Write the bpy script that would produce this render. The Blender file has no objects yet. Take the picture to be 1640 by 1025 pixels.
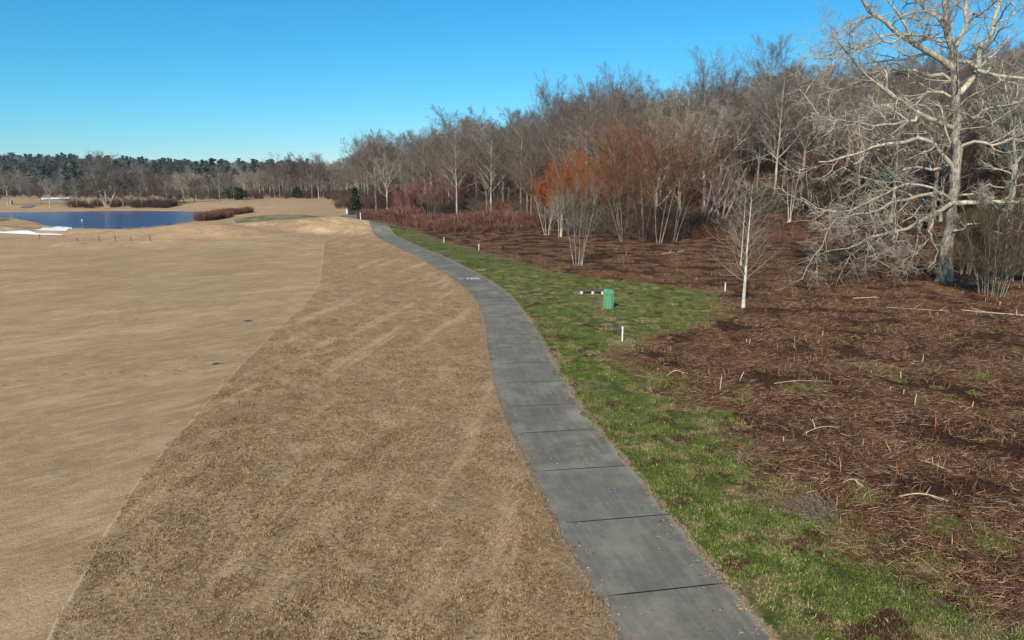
import bpy, math, random
import numpy as np
from mathutils import Vector, Matrix

# ------------------------------------------------------------------ camera, sky, sun
SC = bpy.context.scene
F = 1130.0; W0, H0 = 1640.0, 1025.0
PITCH = math.atan(222.5 / F)
CAM_H = 7.5
cam_d = bpy.data.cameras.new('camera'); cam = bpy.data.objects.new('camera', cam_d)
SC.collection.objects.link(cam); SC.camera = cam
cam_d.sensor_fit = 'HORIZONTAL'; cam_d.sensor_width = 36.0; cam_d.lens = 36.0 * F / W0
cam_d.clip_start = 0.1; cam_d.clip_end = 8000
cam.location = (0, 0, CAM_H); cam.rotation_euler = (math.radians(90) - PITCH, 0, 0)

SUN_EL = math.radians(33.0)
SUN_AZ = math.atan2(0.36, 1.0)            # light travels towards (+.36, +1)
wd = bpy.data.worlds.new('World'); SC.world = wd; wd.use_nodes = True
nt = wd.node_tree; nt.nodes.clear()
sky = nt.nodes.new('ShaderNodeTexSky'); sky.sky_type = 'NISHITA'; sky.sun_disc = False
sky.sun_elevation = SUN_EL
# the sun stands behind the camera, a little to the left
sky.sun_rotation = math.pi + SUN_AZ
sky.altitude = 0; sky.air_density = 1.0; sky.dust_density = 0.0; sky.ozone_density = 4.0
# the photograph's strong colour rendering of the clear sky: less red, a little more blue, the same everywhere
sep = nt.nodes.new('ShaderNodeSeparateColor'); com = nt.nodes.new('ShaderNodeCombineColor')
def skymath(op, a, v):
    n = nt.nodes.new('ShaderNodeMath'); n.operation = op; nt.links.new(a, n.inputs[0]); n.inputs[1].default_value = v; return n.outputs[0]
nt.links.new(sky.outputs[0], sep.inputs[0])
r_ = skymath('MULTIPLY', skymath('POWER', skymath('MULTIPLY', sep.outputs[0], .1), 2.0), 8.6)
r_ = skymath('ADD', r_, .10)
nt.links.new(r_, com.inputs[0]); nt.links.new(skymath('MULTIPLY', sep.outputs[1], .99), com.inputs[1]); nt.links.new(skymath('MULTIPLY', sep.outputs[2], 1.2), com.inputs[2])
bg = nt.nodes.new('ShaderNodeBackground'); bg.inputs['Strength'].default_value = 0.102
wo = nt.nodes.new('ShaderNodeOutputWorld')
nt.links.new(com.outputs[0], bg.inputs['Color']); nt.links.new(bg.outputs[0], wo.inputs['Surface'])
sun_d = bpy.data.lights.new('sun', 'SUN'); sun_d.energy = 5.0; sun_d.angle = math.radians(0.53); sun_d.color = (1.0, 0.90, 0.74)
sun = bpy.data.objects.new('sun', sun_d); SC.collection.objects.link(sun)
ld = Vector((math.sin(SUN_AZ) * math.cos(SUN_EL), math.cos(SUN_AZ) * math.cos(SUN_EL), -math.sin(SUN_EL)))
sun.rotation_euler = ld.to_track_quat('-Z', 'Y').to_euler(); sun.location = (-20, -40, 60)
SC.view_settings.view_transform = 'Standard'; SC.view_settings.look = 'None'
SC.view_settings.exposure = 0.10; SC.view_settings.gamma = 1.0; SC.view_settings.use_curve_mapping = False
SC.cycles.max_bounces = 5; SC.cycles.diffuse_bounces = 2; SC.cycles.transparent_max_bounces = 4
SC.cycles.volume_bounces = 0

HAZE = .00013
rng = np.random.default_rng(7)
PI = math.pi

# ------------------------------------------------------------------ terrain
def sstep(a, b, x):
    t = np.clip((np.asarray(x, float) - a) / (b - a), 0, 1); return t * t * (3 - 2 * t)

def pix_plane(px, py, z=0.0):
    u = (px - W0 / 2) / F; v = (py - H0 / 2) / F
    cp, sp = math.cos(PITCH), math.sin(PITCH)
    dx, dy, dz = u, cp - v * sp, -sp - v * cp
    t = (z - CAM_H) / dz
    return (dx * t, dy * t)

def wave(x, y, k, ph):
    r = np.random.RandomState(ph); s = 0
    for i in range(6):
        a = r.uniform(0, 2 * PI); f = k * r.uniform(0.6, 1.6); p = r.uniform(0, 2 * PI)
        s = s + np.sin((x * math.cos(a) + y * math.sin(a)) * f + p)
    return s / 3.0

POND_Z = -1.1
pond_px = [(-140, 341.5), (-140, 348), (0, 348), (40, 350), (66, 354), (86, 360.5), (120, 364.5), (165, 367.5), (200, 368), (232, 366), (262, 361.5),
           (298, 355), (315, 349), (322, 343), (336, 340), (300, 338.6), (200, 337.6), (100, 339), (0, 340.5)]
pond = np.array([pix_plane(a, b, POND_Z) for a, b in pond_px])

def poly_sd(poly, x, y):
    """signed distance, negative inside"""
    x = np.asarray(x, float); y = np.asarray(y, float)
    d = np.full(x.shape, 1e9); ins = np.zeros(x.shape, bool); n = len(poly)
    for i in range(n):
        ax, ay = poly[i]; bx, by = poly[(i + 1) % n]
        ex, ey = bx - ax, by - ay
        t = np.clip(((x - ax) * ex + (y - ay) * ey) / (ex * ex + ey * ey), 0, 1)
        d = np.minimum(d, np.hypot(x - ax - t * ex, y - ay - t * ey))
        c = ((ay > y) != (by > y)) & (x < ex * (y - ay) / (ey if ey else 1e-9) + ax)
        ins ^= c
    return np.where(ins, -d, d)

def wood_edge(y): return -24.5 - (np.asarray(y, float) - 128) * .262
def hill_d(x, y):
    return (x + 40) * 0.846 + (y - 210) * 0.533

# mounds: (px, py of the foot, height, half width x, half depth)
MOUNDS = [(338, 380, 0.9, 9, 5), (470, 372, 1.0, 14, 4), (395, 352, 0.9, 14, 5), (250, 378, .35, 12, 3), (45, 361, 1.5, 7, 4.5),
          (300, 340, 1.0, 12, 6), (560, 372, .5, 6, 5), (210, 392, .35, 18, 3), (120, 376, .4, 10, 3), (30, 336, 1.5, 14, 6)]
MOUNDS = [(*pix_plane(a, b, 0), h * 1.8, sx, sy * .9) for a, b, h, sx, sy in MOUNDS]

def terr(x, y):
    x = np.asarray(x, float); y = np.asarray(y, float)
    d = hill_d(x, y)
    dd = np.maximum(d, 0)
    h = np.where(dd < 60, 0.27 * dd * sstep(-6, 34, dd), 0.27 * 60 + (dd - 60) * 0.11)
    h = np.minimum(h, 16.2 + 0.11 * np.minimum(np.maximum(dd - 60, 0), 90) + 0.01 * np.maximum(dd - 150, 0)) + .16 * np.maximum(dd - 60, 0).clip(0, 90) * sstep(45, 130, x)
    h = h * np.where(y > 140, sstep(-2, 42, x - wood_edge(y)), 1.0)
    h = h * (1 + 0.10 * wave(x, y, 0.02, 5)) * np.where(y > 420, 1 - sstep(420, 700, y) * .5, 1)
    # gentle rolling of the open ground
    near = sstep(8, 60, y)
    roll = 0.10 * wave(x, y, 0.09, 3) * sstep(6, 18, np.abs(x - (3 - 0.2 * y)))
    h = h + near * roll
    h = h + 0.05 * wave(x, y, 0.9, 11) * sstep(9, 16, x + 0.12 * y) * (1 - sstep(60, 110, y))
    h = h + 1.3 * sstep(150, 330, y) * sstep(-10, -60, x) + 0.8 * wave(x, y, .03, 8) * sstep(200, 300, y) * sstep(0, -40, x)
    for mx, my, mh, sx, sy in MOUNDS:
        h = h + mh * np.exp(-((x - mx) / sx) ** 2 - ((y - my) / sy) ** 2)
    # far hills
    ridge = 15.5 * sstep(400, 760, y) * (1 + 0.18 * wave(x, y, 0.009, 21)) * sstep(300, -60, x) + 8 * sstep(-250, -700, x) * sstep(430, 820, y)
    h = h + ridge
    sd = poly_sd(pond, x, y)
    low = sstep(26, 5, sd)
    h = h * (1 - low * .92) + low * (-0.85)
    h = np.where(sd < 5, h + (-2.6 - h) * sstep(3.0, -4, sd), h)
    return h

def terr1(x, y): return float(terr(np.array([x]), np.array([y]))[0])

def pix_ground(px, py):
    u = (px - W0 / 2) / F; v = (py - H0 / 2) / F
    cp, sp = math.cos(PITCH), math.sin(PITCH)
    dv = np.array([u, cp - v * sp, -sp - v * cp])
    t = np.concatenate([np.arange(6, 120, .25), np.arange(120, 1500, 1.0)])
    P = dv[None, :] * t[:, None]; P[:, 2] += CAM_H
    g = terr(P[:, 0], P[:, 1]) > P[:, 2]
    i = int(np.argmax(g)) if g.any() else len(t) - 1
    return P[i, 0], P[i, 1], terr1(P[i, 0], P[i, 1])

def pix_depth(px, py, Y):
    """point on the pixel's ray at world depth Y"""
    u = (px - W0 / 2) / F; v = (py - H0 / 2) / F
    cp, sp = math.cos(PITCH), math.sin(PITCH)
    k = Y / (cp - v * sp)
    return np.array([u * k, Y, CAM_H + (-sp - v * cp) * k])

def curve_x(pxs, smooth=0.0):
    P = np.array([pix_plane(a, b) for a, b in pxs]); P = P[np.argsort(P[:, 1])]
    ys = np.linspace(4, 160, 1600)
    k0 = (P[1, 0] - P[0, 0]) / (P[1, 1] - P[0, 1])
    xs = np.interp(ys, P[:, 1], P[:, 0])
    xs = np.where(ys < P[0, 1], P[0, 0] + (ys - P[0, 1]) * k0, xs)
    k1 = (P[-1, 0] - P[-2, 0]) / (P[-1, 1] - P[-2, 1])
    xs = np.where(ys > P[-1, 1], P[-1, 0] + (ys - P[-1, 1]) * k1, xs)
    if smooth:
        out = xs.copy()
        for i, y in enumerate(ys):
            w = np.exp(-((ys - y) / (smooth * (0.8 + 0.03 * y))) ** 2); out[i] = (w * xs).sum() / w.sum() if 6 < i < 1594 else xs[i]
        xs = out
    return ys, xs

pathL_px = [(987, 1025), (941, 946), (904, 868), (880, 826), (848.5, 755), (831, 717), (818, 687), (800, 651), (790, 611), (781.5, 566), (777, 514),
            (765, 483), (745, 461), (708.5, 435), (666, 410), (630, 393), (602, 379), (585, 371), (574, 357)]
pathR_px = [(1241, 1024), (1207, 982), (1170, 936), (1143, 907), (1114, 875), (1075, 831), (1036, 780), (1008, 748), (978, 710), (955, 687), (932, 654),
            (912, 621), (892, 590), (876, 560), (857, 522), (837.6, 497), (818, 475), (793, 455), (765, 438), (737, 424), (708.6, 410), (666, 393), (638, 379),
            (613, 365), (599, 357)]
CY, XL = curve_x(pathL_px, 1.0); _, XR = curve_x(pathR_px, 1.0)
cx = (XL + XR) / 2
tang = np.gradient(cx, CY); cosh_ = 1 / np.sqrt(1 + tang ** 2)
wid = (XR - XL) * cosh_
kern = np.ones(120) / 120
wid_s = np.convolve(np.pad(wid, 60, mode='edge'), kern, 'same')[60:-60]
wid_s = np.clip(wid_s, 2.3, 2.75)
S = np.concatenate([[0], np.cumsum(np.hypot(np.diff(CY), np.diff(cx)))])
offL = (cx - cosh_ * wid_s / 2, CY + tang * cosh_ * wid_s / 2)
offR = (cx + cosh_ * wid_s / 2, CY - tang * cosh_ * wid_s / 2)
def xpathL(y): return np.interp(y, offL[1], offL[0])
def xpathR(y): return np.interp(y, offR[1], offR[0])

fair_px = [(75, 1025), (150, 880), (230, 755), (300, 680), (380, 590), (440, 530), (490, 487), (511, 455), (514, 430), (518, 395), (520, 383)]
FY, FX = curve_x(fair_px, 1.2)
def xfair(y): return np.interp(y, FY, FX) + .010 * np.sin(np.asarray(y) * 7.3) + .018 * np.sin(np.asarray(y) * 2.1 + 1)
green_px = [(1600, 1025), (1500, 955), (1370, 870), (1270, 805), (1215, 760), (1170, 705), (1120, 655), (1060, 625), (1010, 590), (985, 565), (1010, 548), (1080, 530), (1145, 512),
            (1158, 492), (1140, 470), (1085, 458), (985, 450), (905, 440), (850, 424), (800, 410), (740, 394), (690, 380), (645, 365), (610, 354), (590, 351)]
GY, GX = curve_x(green_px, 0.5)
def xgreen(y): return np.maximum(np.interp(y, GY, GX), xpathR(y) + 0.15)
Y_FAIR = pix_plane(300, 386)[1]
Y_END = pix_plane(580, 353)[1]
def xwood(y):      # right limit of the open ground beyond the end of the path
    a = pix_plane(572, 350)[0]; k = (pix_plane(556, 331)[0] - a) / (pix_plane(556, 331)[1] - Y_END)
    return a + (y - Y_END) * k

# ------------------------------------------------------------------ material helper
class M:
    def __init__(s, name):
        s.m = bpy.data.materials.new(name); s.m.use_nodes = True; s.t = s.m.node_tree; s.t.nodes.clear()
        s.out = s.t.nodes.new('ShaderNodeOutputMaterial'); s.b = s.t.nodes.new('ShaderNodeBsdfPrincipled')
        s.t.links.new(s.b.outputs[0], s.out.inputs[0]); s.b.inputs['Roughness'].default_value = 0.9
        s.b.inputs['Specular IOR Level'].default_value = 0.25
        s._pos = None
    def n(s, t): return s.t.nodes.new('ShaderNode' + t)
    def l(s, a, b):
        if isinstance(a, (int, float)): b.default_value = a
        elif isinstance(a, tuple): b.default_value = (*a, 1.0) if len(a) == 3 and b.type == 'RGBA' else a
        else: s.t.links.new(a, b)
    def pos(s):
        if s._pos is None: s._pos = s.n('NewGeometry').outputs['Position']
        return s._pos
    def scaled(s, v, sc, rot=(0, 0, 0)):
        q = s.n('Mapping'); s.l(v, q.inputs[0]); q.inputs['Rotation'].default_value = rot
        m = s.n('Mapping'); s.l(q.outputs[0], m.inputs[0]); m.inputs['Scale'].default_value = sc; return m.outputs[0]
    def noise(s, scale, detail=4, rough=.55, vec=None, dist=0):
        n = s.n('TexNoise'); n.inputs['Scale'].default_value = scale; n.inputs['Detail'].default_value = detail
        n.inputs['Roughness'].default_value = rough; n.inputs['Distortion'].default_value = dist
        s.l(vec if vec is not None else s.pos(), n.inputs['Vector']); return n.outputs['Fac']
    def ramp(s, f, a, b, lo=0.0, hi=1.0):
        n = s.n('MapRange'); n.interpolation_type = 'SMOOTHSTEP'; s.l(f, n.inputs[0])
        n.inputs[1].default_value = a; n.inputs[2].default_value = b; n.inputs[3].default_value = lo; n.inputs[4].default_value = hi; return n.outputs[0]
    def mix(s, f, a, b, mode='MIX'):
        n = s.n('Mix'); n.data_type = 'RGBA'; n.blend_type = mode; s.l(f, n.inputs[0]); s.l(a, n.inputs[6]); s.l(b, n.inputs[7]); return n.outputs[2]
    def math(s, op, a, b=0.0, c=0.0):
        n = s.n('Math'); n.operation = op; s.l(a, n.inputs[0]); s.l(b, n.inputs[1]); s.l(c, n.inputs[2]); return n.outputs[0]
    def attr(s, name):
        n = s.n('Attribute'); n.attribute_name = name; return n.outputs['Fac']
    def bump(s, h, strength=.5, dist=.05):
        n = s.n('Bump'); n.inputs['Strength'].default_value = strength; n.inputs['Distance'].default_value = dist; s.l(h, n.inputs['Height'])
        s.t.links.new(n.outputs[0], s.b.inputs['Normal'])
    def col(s, c): s.l(c, s.b.inputs['Base Color'])
    def rnd(s): return s.n('ObjectInfo').outputs['Random']

def simple(name, c, rough=.8, var=.25, scale=6.0, bump=0.0):
    m = M(name); n = m.noise(scale, 5)
    d = tuple(x * (1 - var) for x in c); e = tuple(min(1, x * (1 + var)) for x in c)
    m.col(m.mix(m.ramp(n, .3, .7), d, e)); m.b.inputs['Roughness'].default_value = rough
    if bump: m.bump(n, bump, .02)
    return m.m

def turf_colour(m, dark, mid, light, tuft, mottling, streak):
    v = m.pos(); big = m.noise(.11, 5, .6); med = m.noise(.9, 6, .7); fine = m.noise(tuft, 5, .75)
    c = m.mix(m.ramp(med, .36, .66), mid, light)
    c = m.mix(m.math('MULTIPLY', m.ramp(fine, .34, .56, 1, 0), mottling), c, dark)
    c = m.mix(m.ramp(big, .42, .62, 0, .5), c, tuple(x * .78 for x in mid))
    for sc_, ang, k in streak or []:
        st = m.noise(1.0, 5, .65, m.scaled(v, sc_, (0, 0, ang)), .5)
        c = m.mix(m.ramp(st, .50, .68, 0, k), c, tuple(min(1, x * 1.22) for x in light))
        c = m.mix(m.ramp(st, .48, .32, 0, k), c, tuple(x * .70 for x in mid))
    gr = m.noise(.05, 3, .5)
    c = m.mix(m.ramp(gr, .50, .68, 0, .3), c, (mid[0] * .82, mid[1] * .98, mid[2] * .85))
    return c, m.math('ADD', fine, m.math('MULTIPLY', med, .6))
def mat_turf(name, dark, mid, light, tuft, mottling, streak=None, bumpd=.04, near=None):
    m = M(name); c, h = turf_colour(m, dark, mid, light, tuft, mottling, streak)
    if near:
        a_ = turf_colour(m, *near[0])[0]; b_ = turf_colour(m, *near[1])[0]; nn = m.math('MULTIPLY', m.math('SUBTRACT', m.noise(.25, 5, .65), .5), 1.3)
        c = m.mix(m.ramp(m.math('ADD', m.attr('back'), nn), .25, .75), m.mix(m.attr('side'), a_, b_), c)
    e = m.attr('edge')      # 1 on the strip of longer straw at the mowing line
    c = m.mix(m.math('MULTIPLY', e, m.ramp(m.noise(1.7, 4, .6), .3, .6, .2, .9)), c, (.52, .42, .30))
    m.col(c); m.bump(h, .9, bumpd)
    m.b.inputs['Roughness'].default_value = 1.0; m.b.inputs['Specular IOR Level'].default_value = 0.05
    return m.m
ROUGH = ((.085, .046, .023), (.40, .255, .138), (.55, .375, .215), 13, 1.0, [((.9, .12, .3), math.radians(10), .5), ((1.6, .5, .3), math.radians(-30), .3), ((7, 7, 7), 0, .45)])
def tinted(m, c, lo, hi, pale=None, pf=.93):
    r_ = m.attr('rnd'); g = m.ramp(r_, 0, 1, lo, hi)
    n = m.n('VectorMath'); n.operation = 'SCALE'; m.l(c, n.inputs[0]); m.l(g, n.inputs['Scale']); c = n.outputs[0]
    if pale: c = m.mix(m.ramp(r_, pf, min(1, pf + .05)), c, pale)
    m.col(c); m.b.inputs['Specular IOR Level'].default_value = .1; m.b.inputs['Roughness'].default_value = .85
    return m.m
MAT = {}
FAIR = ((.24, .15, .080), (.42, .275, .155), (.53, .365, .21), 16, .8, [((.12, .55, .3), math.radians(-40), .42), ((.6, 2.6, .3), math.radians(-46), .42), ((3, 9, 3), math.radians(-30), .4), ((.25, .25, .25), .5, .25)])
MAT['fairway'] = mat_turf('dormant_fairway_turf', *FAIR, .04)
MAT['rough'] = mat_turf('dormant_rough_turf', *ROUGH, .07)
MAT['far_rough'] = mat_turf('golden_far_rough_turf', (.17, .10, .05), (.38, .25, .135), (.60, .44, .26), 2.2, .55, [((.06, .5, .3), .1, .75), ((.05, .22, .3), -.15, .7), ((.3, .9, .3), .3, .4)], .12, near=(FAIR, ROUGH))
mm = M('dry_turf_blades'); MAT['t_rough'] = tinted(mm, turf_colour(mm, *ROUGH)[0], .35, 1.25, (.62, .47, .30), .95)

def green_colour(m):
    v = m.pos(); n1 = m.noise(.45, 6, .7); n2 = m.noise(1.9, 5, .7); n3 = m.noise(11, 5, .75)
    g = m.mix(m.ramp(n2, .32, .68), (.088, .125, .024), (.19, .225, .058))
    g = m.mix(m.ramp(n3, .38, .62, .45, 0), g, (.06, .075, .02))
    g = m.mix(m.ramp(m.math('ADD', n1, m.math('MULTIPLY', n2, .45)), .73, .85, 0, .8), g, (.30, .22, .12))
    g = m.mix(m.ramp(m.noise(.75, 6, .75, m.scaled(v, (1, 1, 1), (0, 0, 1))), .535, .60, 0, .95), g, (.085, .046, .028))
    g = m.mix(m.ramp(m.noise(.13, 4, .6), .46, .68, 0, .35), g, (.20, .19, .08))
    return g
def mat_cover():
    """green strip and flattened brush; 'dist' = metres inside the green strip"""
    m = M('patchy_green_and_brush_cover')
    d = m.attr('dist')
    n1 = m.noise(.55, 6, .65); n2 = m.noise(2.2, 5, .7); n3 = m.noise(11, 5, .75); n0 = m.noise(.16, 4, .6)
    v = m.pos(); painted_shade = m.attr('painted_shade')
    g = green_colour(m)
    # brush
    st = m.noise(1.0, 5, .7, m.scaled(v, (5, 22, 6), (0, 0, .25)), 1.2)
    st2 = m.noise(1.0, 5, .7, m.scaled(v, (3, 16, 6), (0, 0, -.5)), 1.5)
    b = m.mix(m.ramp(n2, .35, .7), (.078, .034, .022), (.18, .082, .048))
    b = m.mix(m.ramp(st, .52, .68, 0, .7), b, (.34, .19, .105))
    b = m.mix(m.ramp(st2, .52, .72, 0, .6), b, (.22, .105, .058))
    b = m.mix(m.ramp(n3, .40, .6, .85, 0), b, (.016, .009, .006))
    b = m.mix(m.ramp(n0, .5, .68, 0, .6), b, (.12, .07, .035))
    b = m.mix(m.ramp(m.noise(.28, 5, .7, m.scaled(v, (1, 1.6, 1), (0, 0, 2))), .635, .68, 0, .75), b, (.11, .135, .035))
    b = m.mix(m.math('MULTIPLY', m.ramp(m.math('ADD', painted_shade, m.math('MULTIPLY', m.math('SUBTRACT', n1, .5), 1.6)), .35, .6), m.ramp(st, .62, .45, .35, 1)), b, (.028, .019, .013))  # dark soil tone painted in as the big tree's crown shadow
    edge = m.math('ADD', d, m.math('MULTIPLY', m.math('SUBTRACT', n1, .5), 8.0))
    edge = m.math('ADD', edge, m.math('MULTIPLY', m.math('SUBTRACT', n2, .5), 1.2))
    f = m.ramp(edge, -.55, .55)
    tan = m.math('MULTIPLY', m.ramp(edge, -1.1, -.1), m.ramp(edge, .9, .0))
    c = m.mix(f, b, g)
    c = m.mix(m.math('MULTIPLY', tan, .55), c, (.27, .20, .13))
    # bare soil and straw along the concrete
    pe = m.attr('pdist')
    c = m.mix(m.math('MULTIPLY', m.ramp(m.math('ADD', pe, m.math('MULTIPLY', m.math('SUBTRACT', n2, .5), 1.1)), .0, .16, 1, 0), .7), c, (.33, .26, .18))
    m.col(c)
    m.bump(m.math('ADD', m.math('ADD', n3, m.math('MULTIPLY', n2, .8)), m.math('MULTIPLY', st, .6)), 1.0, .10)
    m.b.inputs['Specular IOR Level'].default_value = 0.05
    return m.m
MAT['cover'] = mat_cover()

def mat_floor():
    m = M('leaf_litter')
    n = m.noise(.5, 6, .7); n2 = m.noise(4, 5, .7)
    c = m.mix(m.ramp(n, .35, .7), (.05, .028, .018), (.12, .065, .038)); c = m.mix(m.ramp(n2, .35, .6, .6, 0), c, (.03, .02, .015))
    m.col(c); m.bump(n2, 1, .15); return m.m
MAT['litter'] = mat_floor()

def mat_concrete():
    m = M('worn_grey_concrete')
    uv = m.n('UVMap').outputs[0]
    n = m.noise(1.1, 6, .65); f = m.noise(45, 4, .7); rn = m.attr('tone')
    st = m.noise(1.0, 6, .7, m.scaled(uv, (.35, 16, 1)), .3)
    st2 = m.noise(1.0, 6, .75, m.scaled(uv, (.9, 60, 1), (0, 0, .03)), .2)
    c = m.mix(m.ramp(n, .3, .7), (.160, .142, .106), (.30, .264, .20))
    c = m.mix(m.ramp(m.noise(.35, 5, .7), .42, .6, 0, .6), c, (.105, .10, .088)); c = m.mix(m.ramp(m.noise(3.5, 5, .75), .60, .68, 0, .5), c, (.085, .078, .065))
    c = m.mix(m.ramp(st, .5, .72, 0, .6), c, (.28, .262, .225))
    c = m.mix(m.ramp(st2, .56, .64, 0, .7), c, (.31, .29, .25))
    c = m.mix(m.ramp(st, .5, .25, 0, .4), c, (.092, .088, .075))
    c = m.mix(m.ramp(f, .35, .65, .3, 0), c, (.11, .103, .088))
    sep = m.n('SeparateXYZ'); m.l(uv, sep.inputs[0]); v = sep.outputs[1]   # 0..1 across
    e = m.math('ADD', v, m.math('MULTIPLY', m.math('SUBTRACT', n, .5), .16))
    c = m.mix(m.ramp(e, .93, 1.0, 0, .8), c, (.36, .29, .22)); c = m.mix(m.ramp(m.attr('silt'), .1, .9, 0, .75), c, (.40, .33, .25))
    c = m.mix(m.ramp(e, .05, .0, 0, .5), c, (.15, .115, .08))
    c = m.mix(m.ramp(m.math('ABSOLUTE', m.math('SUBTRACT', v, .135)), .004, .012, .3, 0), c, (.22, .21, .2))
    br = m.math('MULTIPLY', rn, .22); c = m.mix(br, c, (.24, .225, .19))
    m.col(c); m.bump(m.math('ADD', f, n), .25, .01); m.b.inputs['Roughness'].default_value = .85
    return m.m
MAT['concrete'] = mat_concrete()
MAT['bed'] = simple('dark_joint_soil', (.022, .020, .017), 1)
MAT['sand'] = simple('white_bunker_sand', (.90, .88, .84), .95, .04, .6)
def mat_water():
    m = M('pond_water'); m.col((.008, .05, .17)); m.b.inputs['Roughness'].default_value = .12
    m.b.inputs['Specular IOR Level'].default_value = .5; m.b.inputs['IOR'].default_value = 1.33
    a = m.noise(1.2, 3, .6, m.scaled(m.pos(), (1, 1.6, 1))); b = m.noise(5, 2, .6)
    m.bump(m.math('ADD', a, m.math('MULTIPLY', b, .25)), 1.0, .22); return m.m
MAT['water'] = mat_water()

def mat_bark(name, dark, light, blotch=.5, scale=3.0):
    m = M(name); tc = m.n('TexCoord').outputs['Object']
    n = m.noise(scale, 5, .7, m.scaled(tc, (1, 1, .35))); n2 = m.noise(scale * 6, 4, .7, m.scaled(tc, (1, 1, .3)))
    c = m.mix(m.ramp(n, .5 - .18, .5 + .12), dark, light)
    c = m.mix(m.ramp(n2, .35, .6, blotch, 0), c, tuple(x * .5 for x in dark))
    c = m.mix(m.math('MULTIPLY', m.rnd(), .35), c, tuple(x * .62 for x in dark))
    m.col(c); m.bump(n2, .8, .03); return m.m
def mat_twig(name, a, b):
    m = M(name); tc = m.n('TexCoord').outputs['Object']
    n = m.noise(.8, 4, .7, tc)
    c = m.mix(m.ramp(n, .35, .65), a, b); c = m.mix(m.math('MULTIPLY', m.rnd(), .4), c, tuple(x * .68 for x in a))
    m.col(c); return m.m
MAT['bark_grey'] = mat_bark('grey_bark', (.17, .14, .11), (.50, .45, .36))
MAT['bark_pale'] = mat_bark('pale_lichen_bark', (.27, .235, .175), (.70, .64, .51), .45)
MAT['bark_brown'] = mat_bark('brown_bark', (.13, .095, .07), (.36, .28, .21))
MAT['bark_hero'] = mat_bark('lichen_mottled_bark', (.085, .07, .055), (.66, .60, .49), .85, 1.6)
MAT['bark_tan'] = mat_bark('smooth_tan_bark', (.13, .10, .075), (.34, .275, .205), .5)
MAT['twig_grey'] = mat_twig('grey_brown_twigs', (.125, .098, .082), (.26, .215, .18))
MAT['twig_pale'] = mat_twig('pale_grey_twigs', (.22, .19, .145), (.42, .37, .29))
MAT['twig_brown'] = mat_twig('brown_twigs', (.095, .062, .048), (.19, .135, .105))
MAT['twig_orange'] = mat_twig('orange_twigs', (.30, .085, .02), (.42, .13, .033))
MAT['twig_rust'] = mat_twig('rust_brown_twigs', (.175, .076, .036), (.30, .13, .056))
MAT['twig_pink'] = mat_twig('maroon_twigs', (.23, .075, .065), (.33, .15, .13))
MAT['twig_bluish'] = mat_twig('slate_twigs', (.15, .12, .115), (.27, .225, .21))
MAT['leaf_dark'] = mat_twig('evergreen_needles', (.022, .04, .014), (.05, .078, .028))
MAT['twig_dark'] = mat_twig('dark_undergrowth_twigs', (.045, .030, .022), (.12, .085, .062))
MAT['far_ever'] = mat_twig('far_evergreens', (.045, .06, .042), (.08, .095, .065))

def mat_blade(name, cols):
    """colour by each blade's own random number"""
    m = M(name); r = m.attr('rnd'); n = m.n('ValToRGB'); e = n.color_ramp.elements
    while len(e) < len(cols): e.new(.5)
    for i, (p, c) in enumerate(cols): e[i].position = p; e[i].color = (*c, 1)
    m.l(r, n.inputs[0]); c = n.outputs[0]
    big = m.noise(.5, 4, .6); c = m.mix(m.ramp(big, .35, .7, 0, .35), c, tuple(x * .6 for x in cols[len(cols) // 2][1]))
    m.col(c); m.b.inputs['Specular IOR Level'].default_value = .15; m.b.inputs['Roughness'].default_value = .8; return m.m
MAT['b_rough'] = mat_blade('dry_turf_blades', [(0, (.15, .10, .063)), (.45, (.32, .225, .145)), (.8, (.42, .315, .205)), (1, (.54, .44, .31))])
MAT['b_green'] = mat_blade('green_grass_blades', [(0, (.06, .085, .02)), (.35, (.11, .145, .035)), (.65, (.165, .195, .06)), (.78, (.25, .225, .10)), (1, (.42, .33, .20))])
MAT['b_litter'] = mat_blade('brown_flattened_stems', [(0, (.020, .009, .006)), (.30, (.105, .042, .024)), (.58, (.24, .105, .055)), (.82, (.38, .215, .115)), (.94, (.50, .35, .20)), (1, (.72, .58, .38))])
MAT['b_cane'] = mat_blade('red_brown_canes', [(0, (.06, .024, .018)), (.45, (.15, .060, .042)), (.8, (.24, .115, .08)), (1, (.45, .31, .2))])
mm = M('green_verge_blades'); MAT['t_green'] = tinted(mm, green_colour(mm), .6, 1.55, (.50, .40, .24), .94)
MAT['b_grey'] = mat_blade('grey_dead_grass', [(0, (.09, .07, .055)), (.6, (.22, .175, .13)), (1, (.42, .35, .27))])

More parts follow.
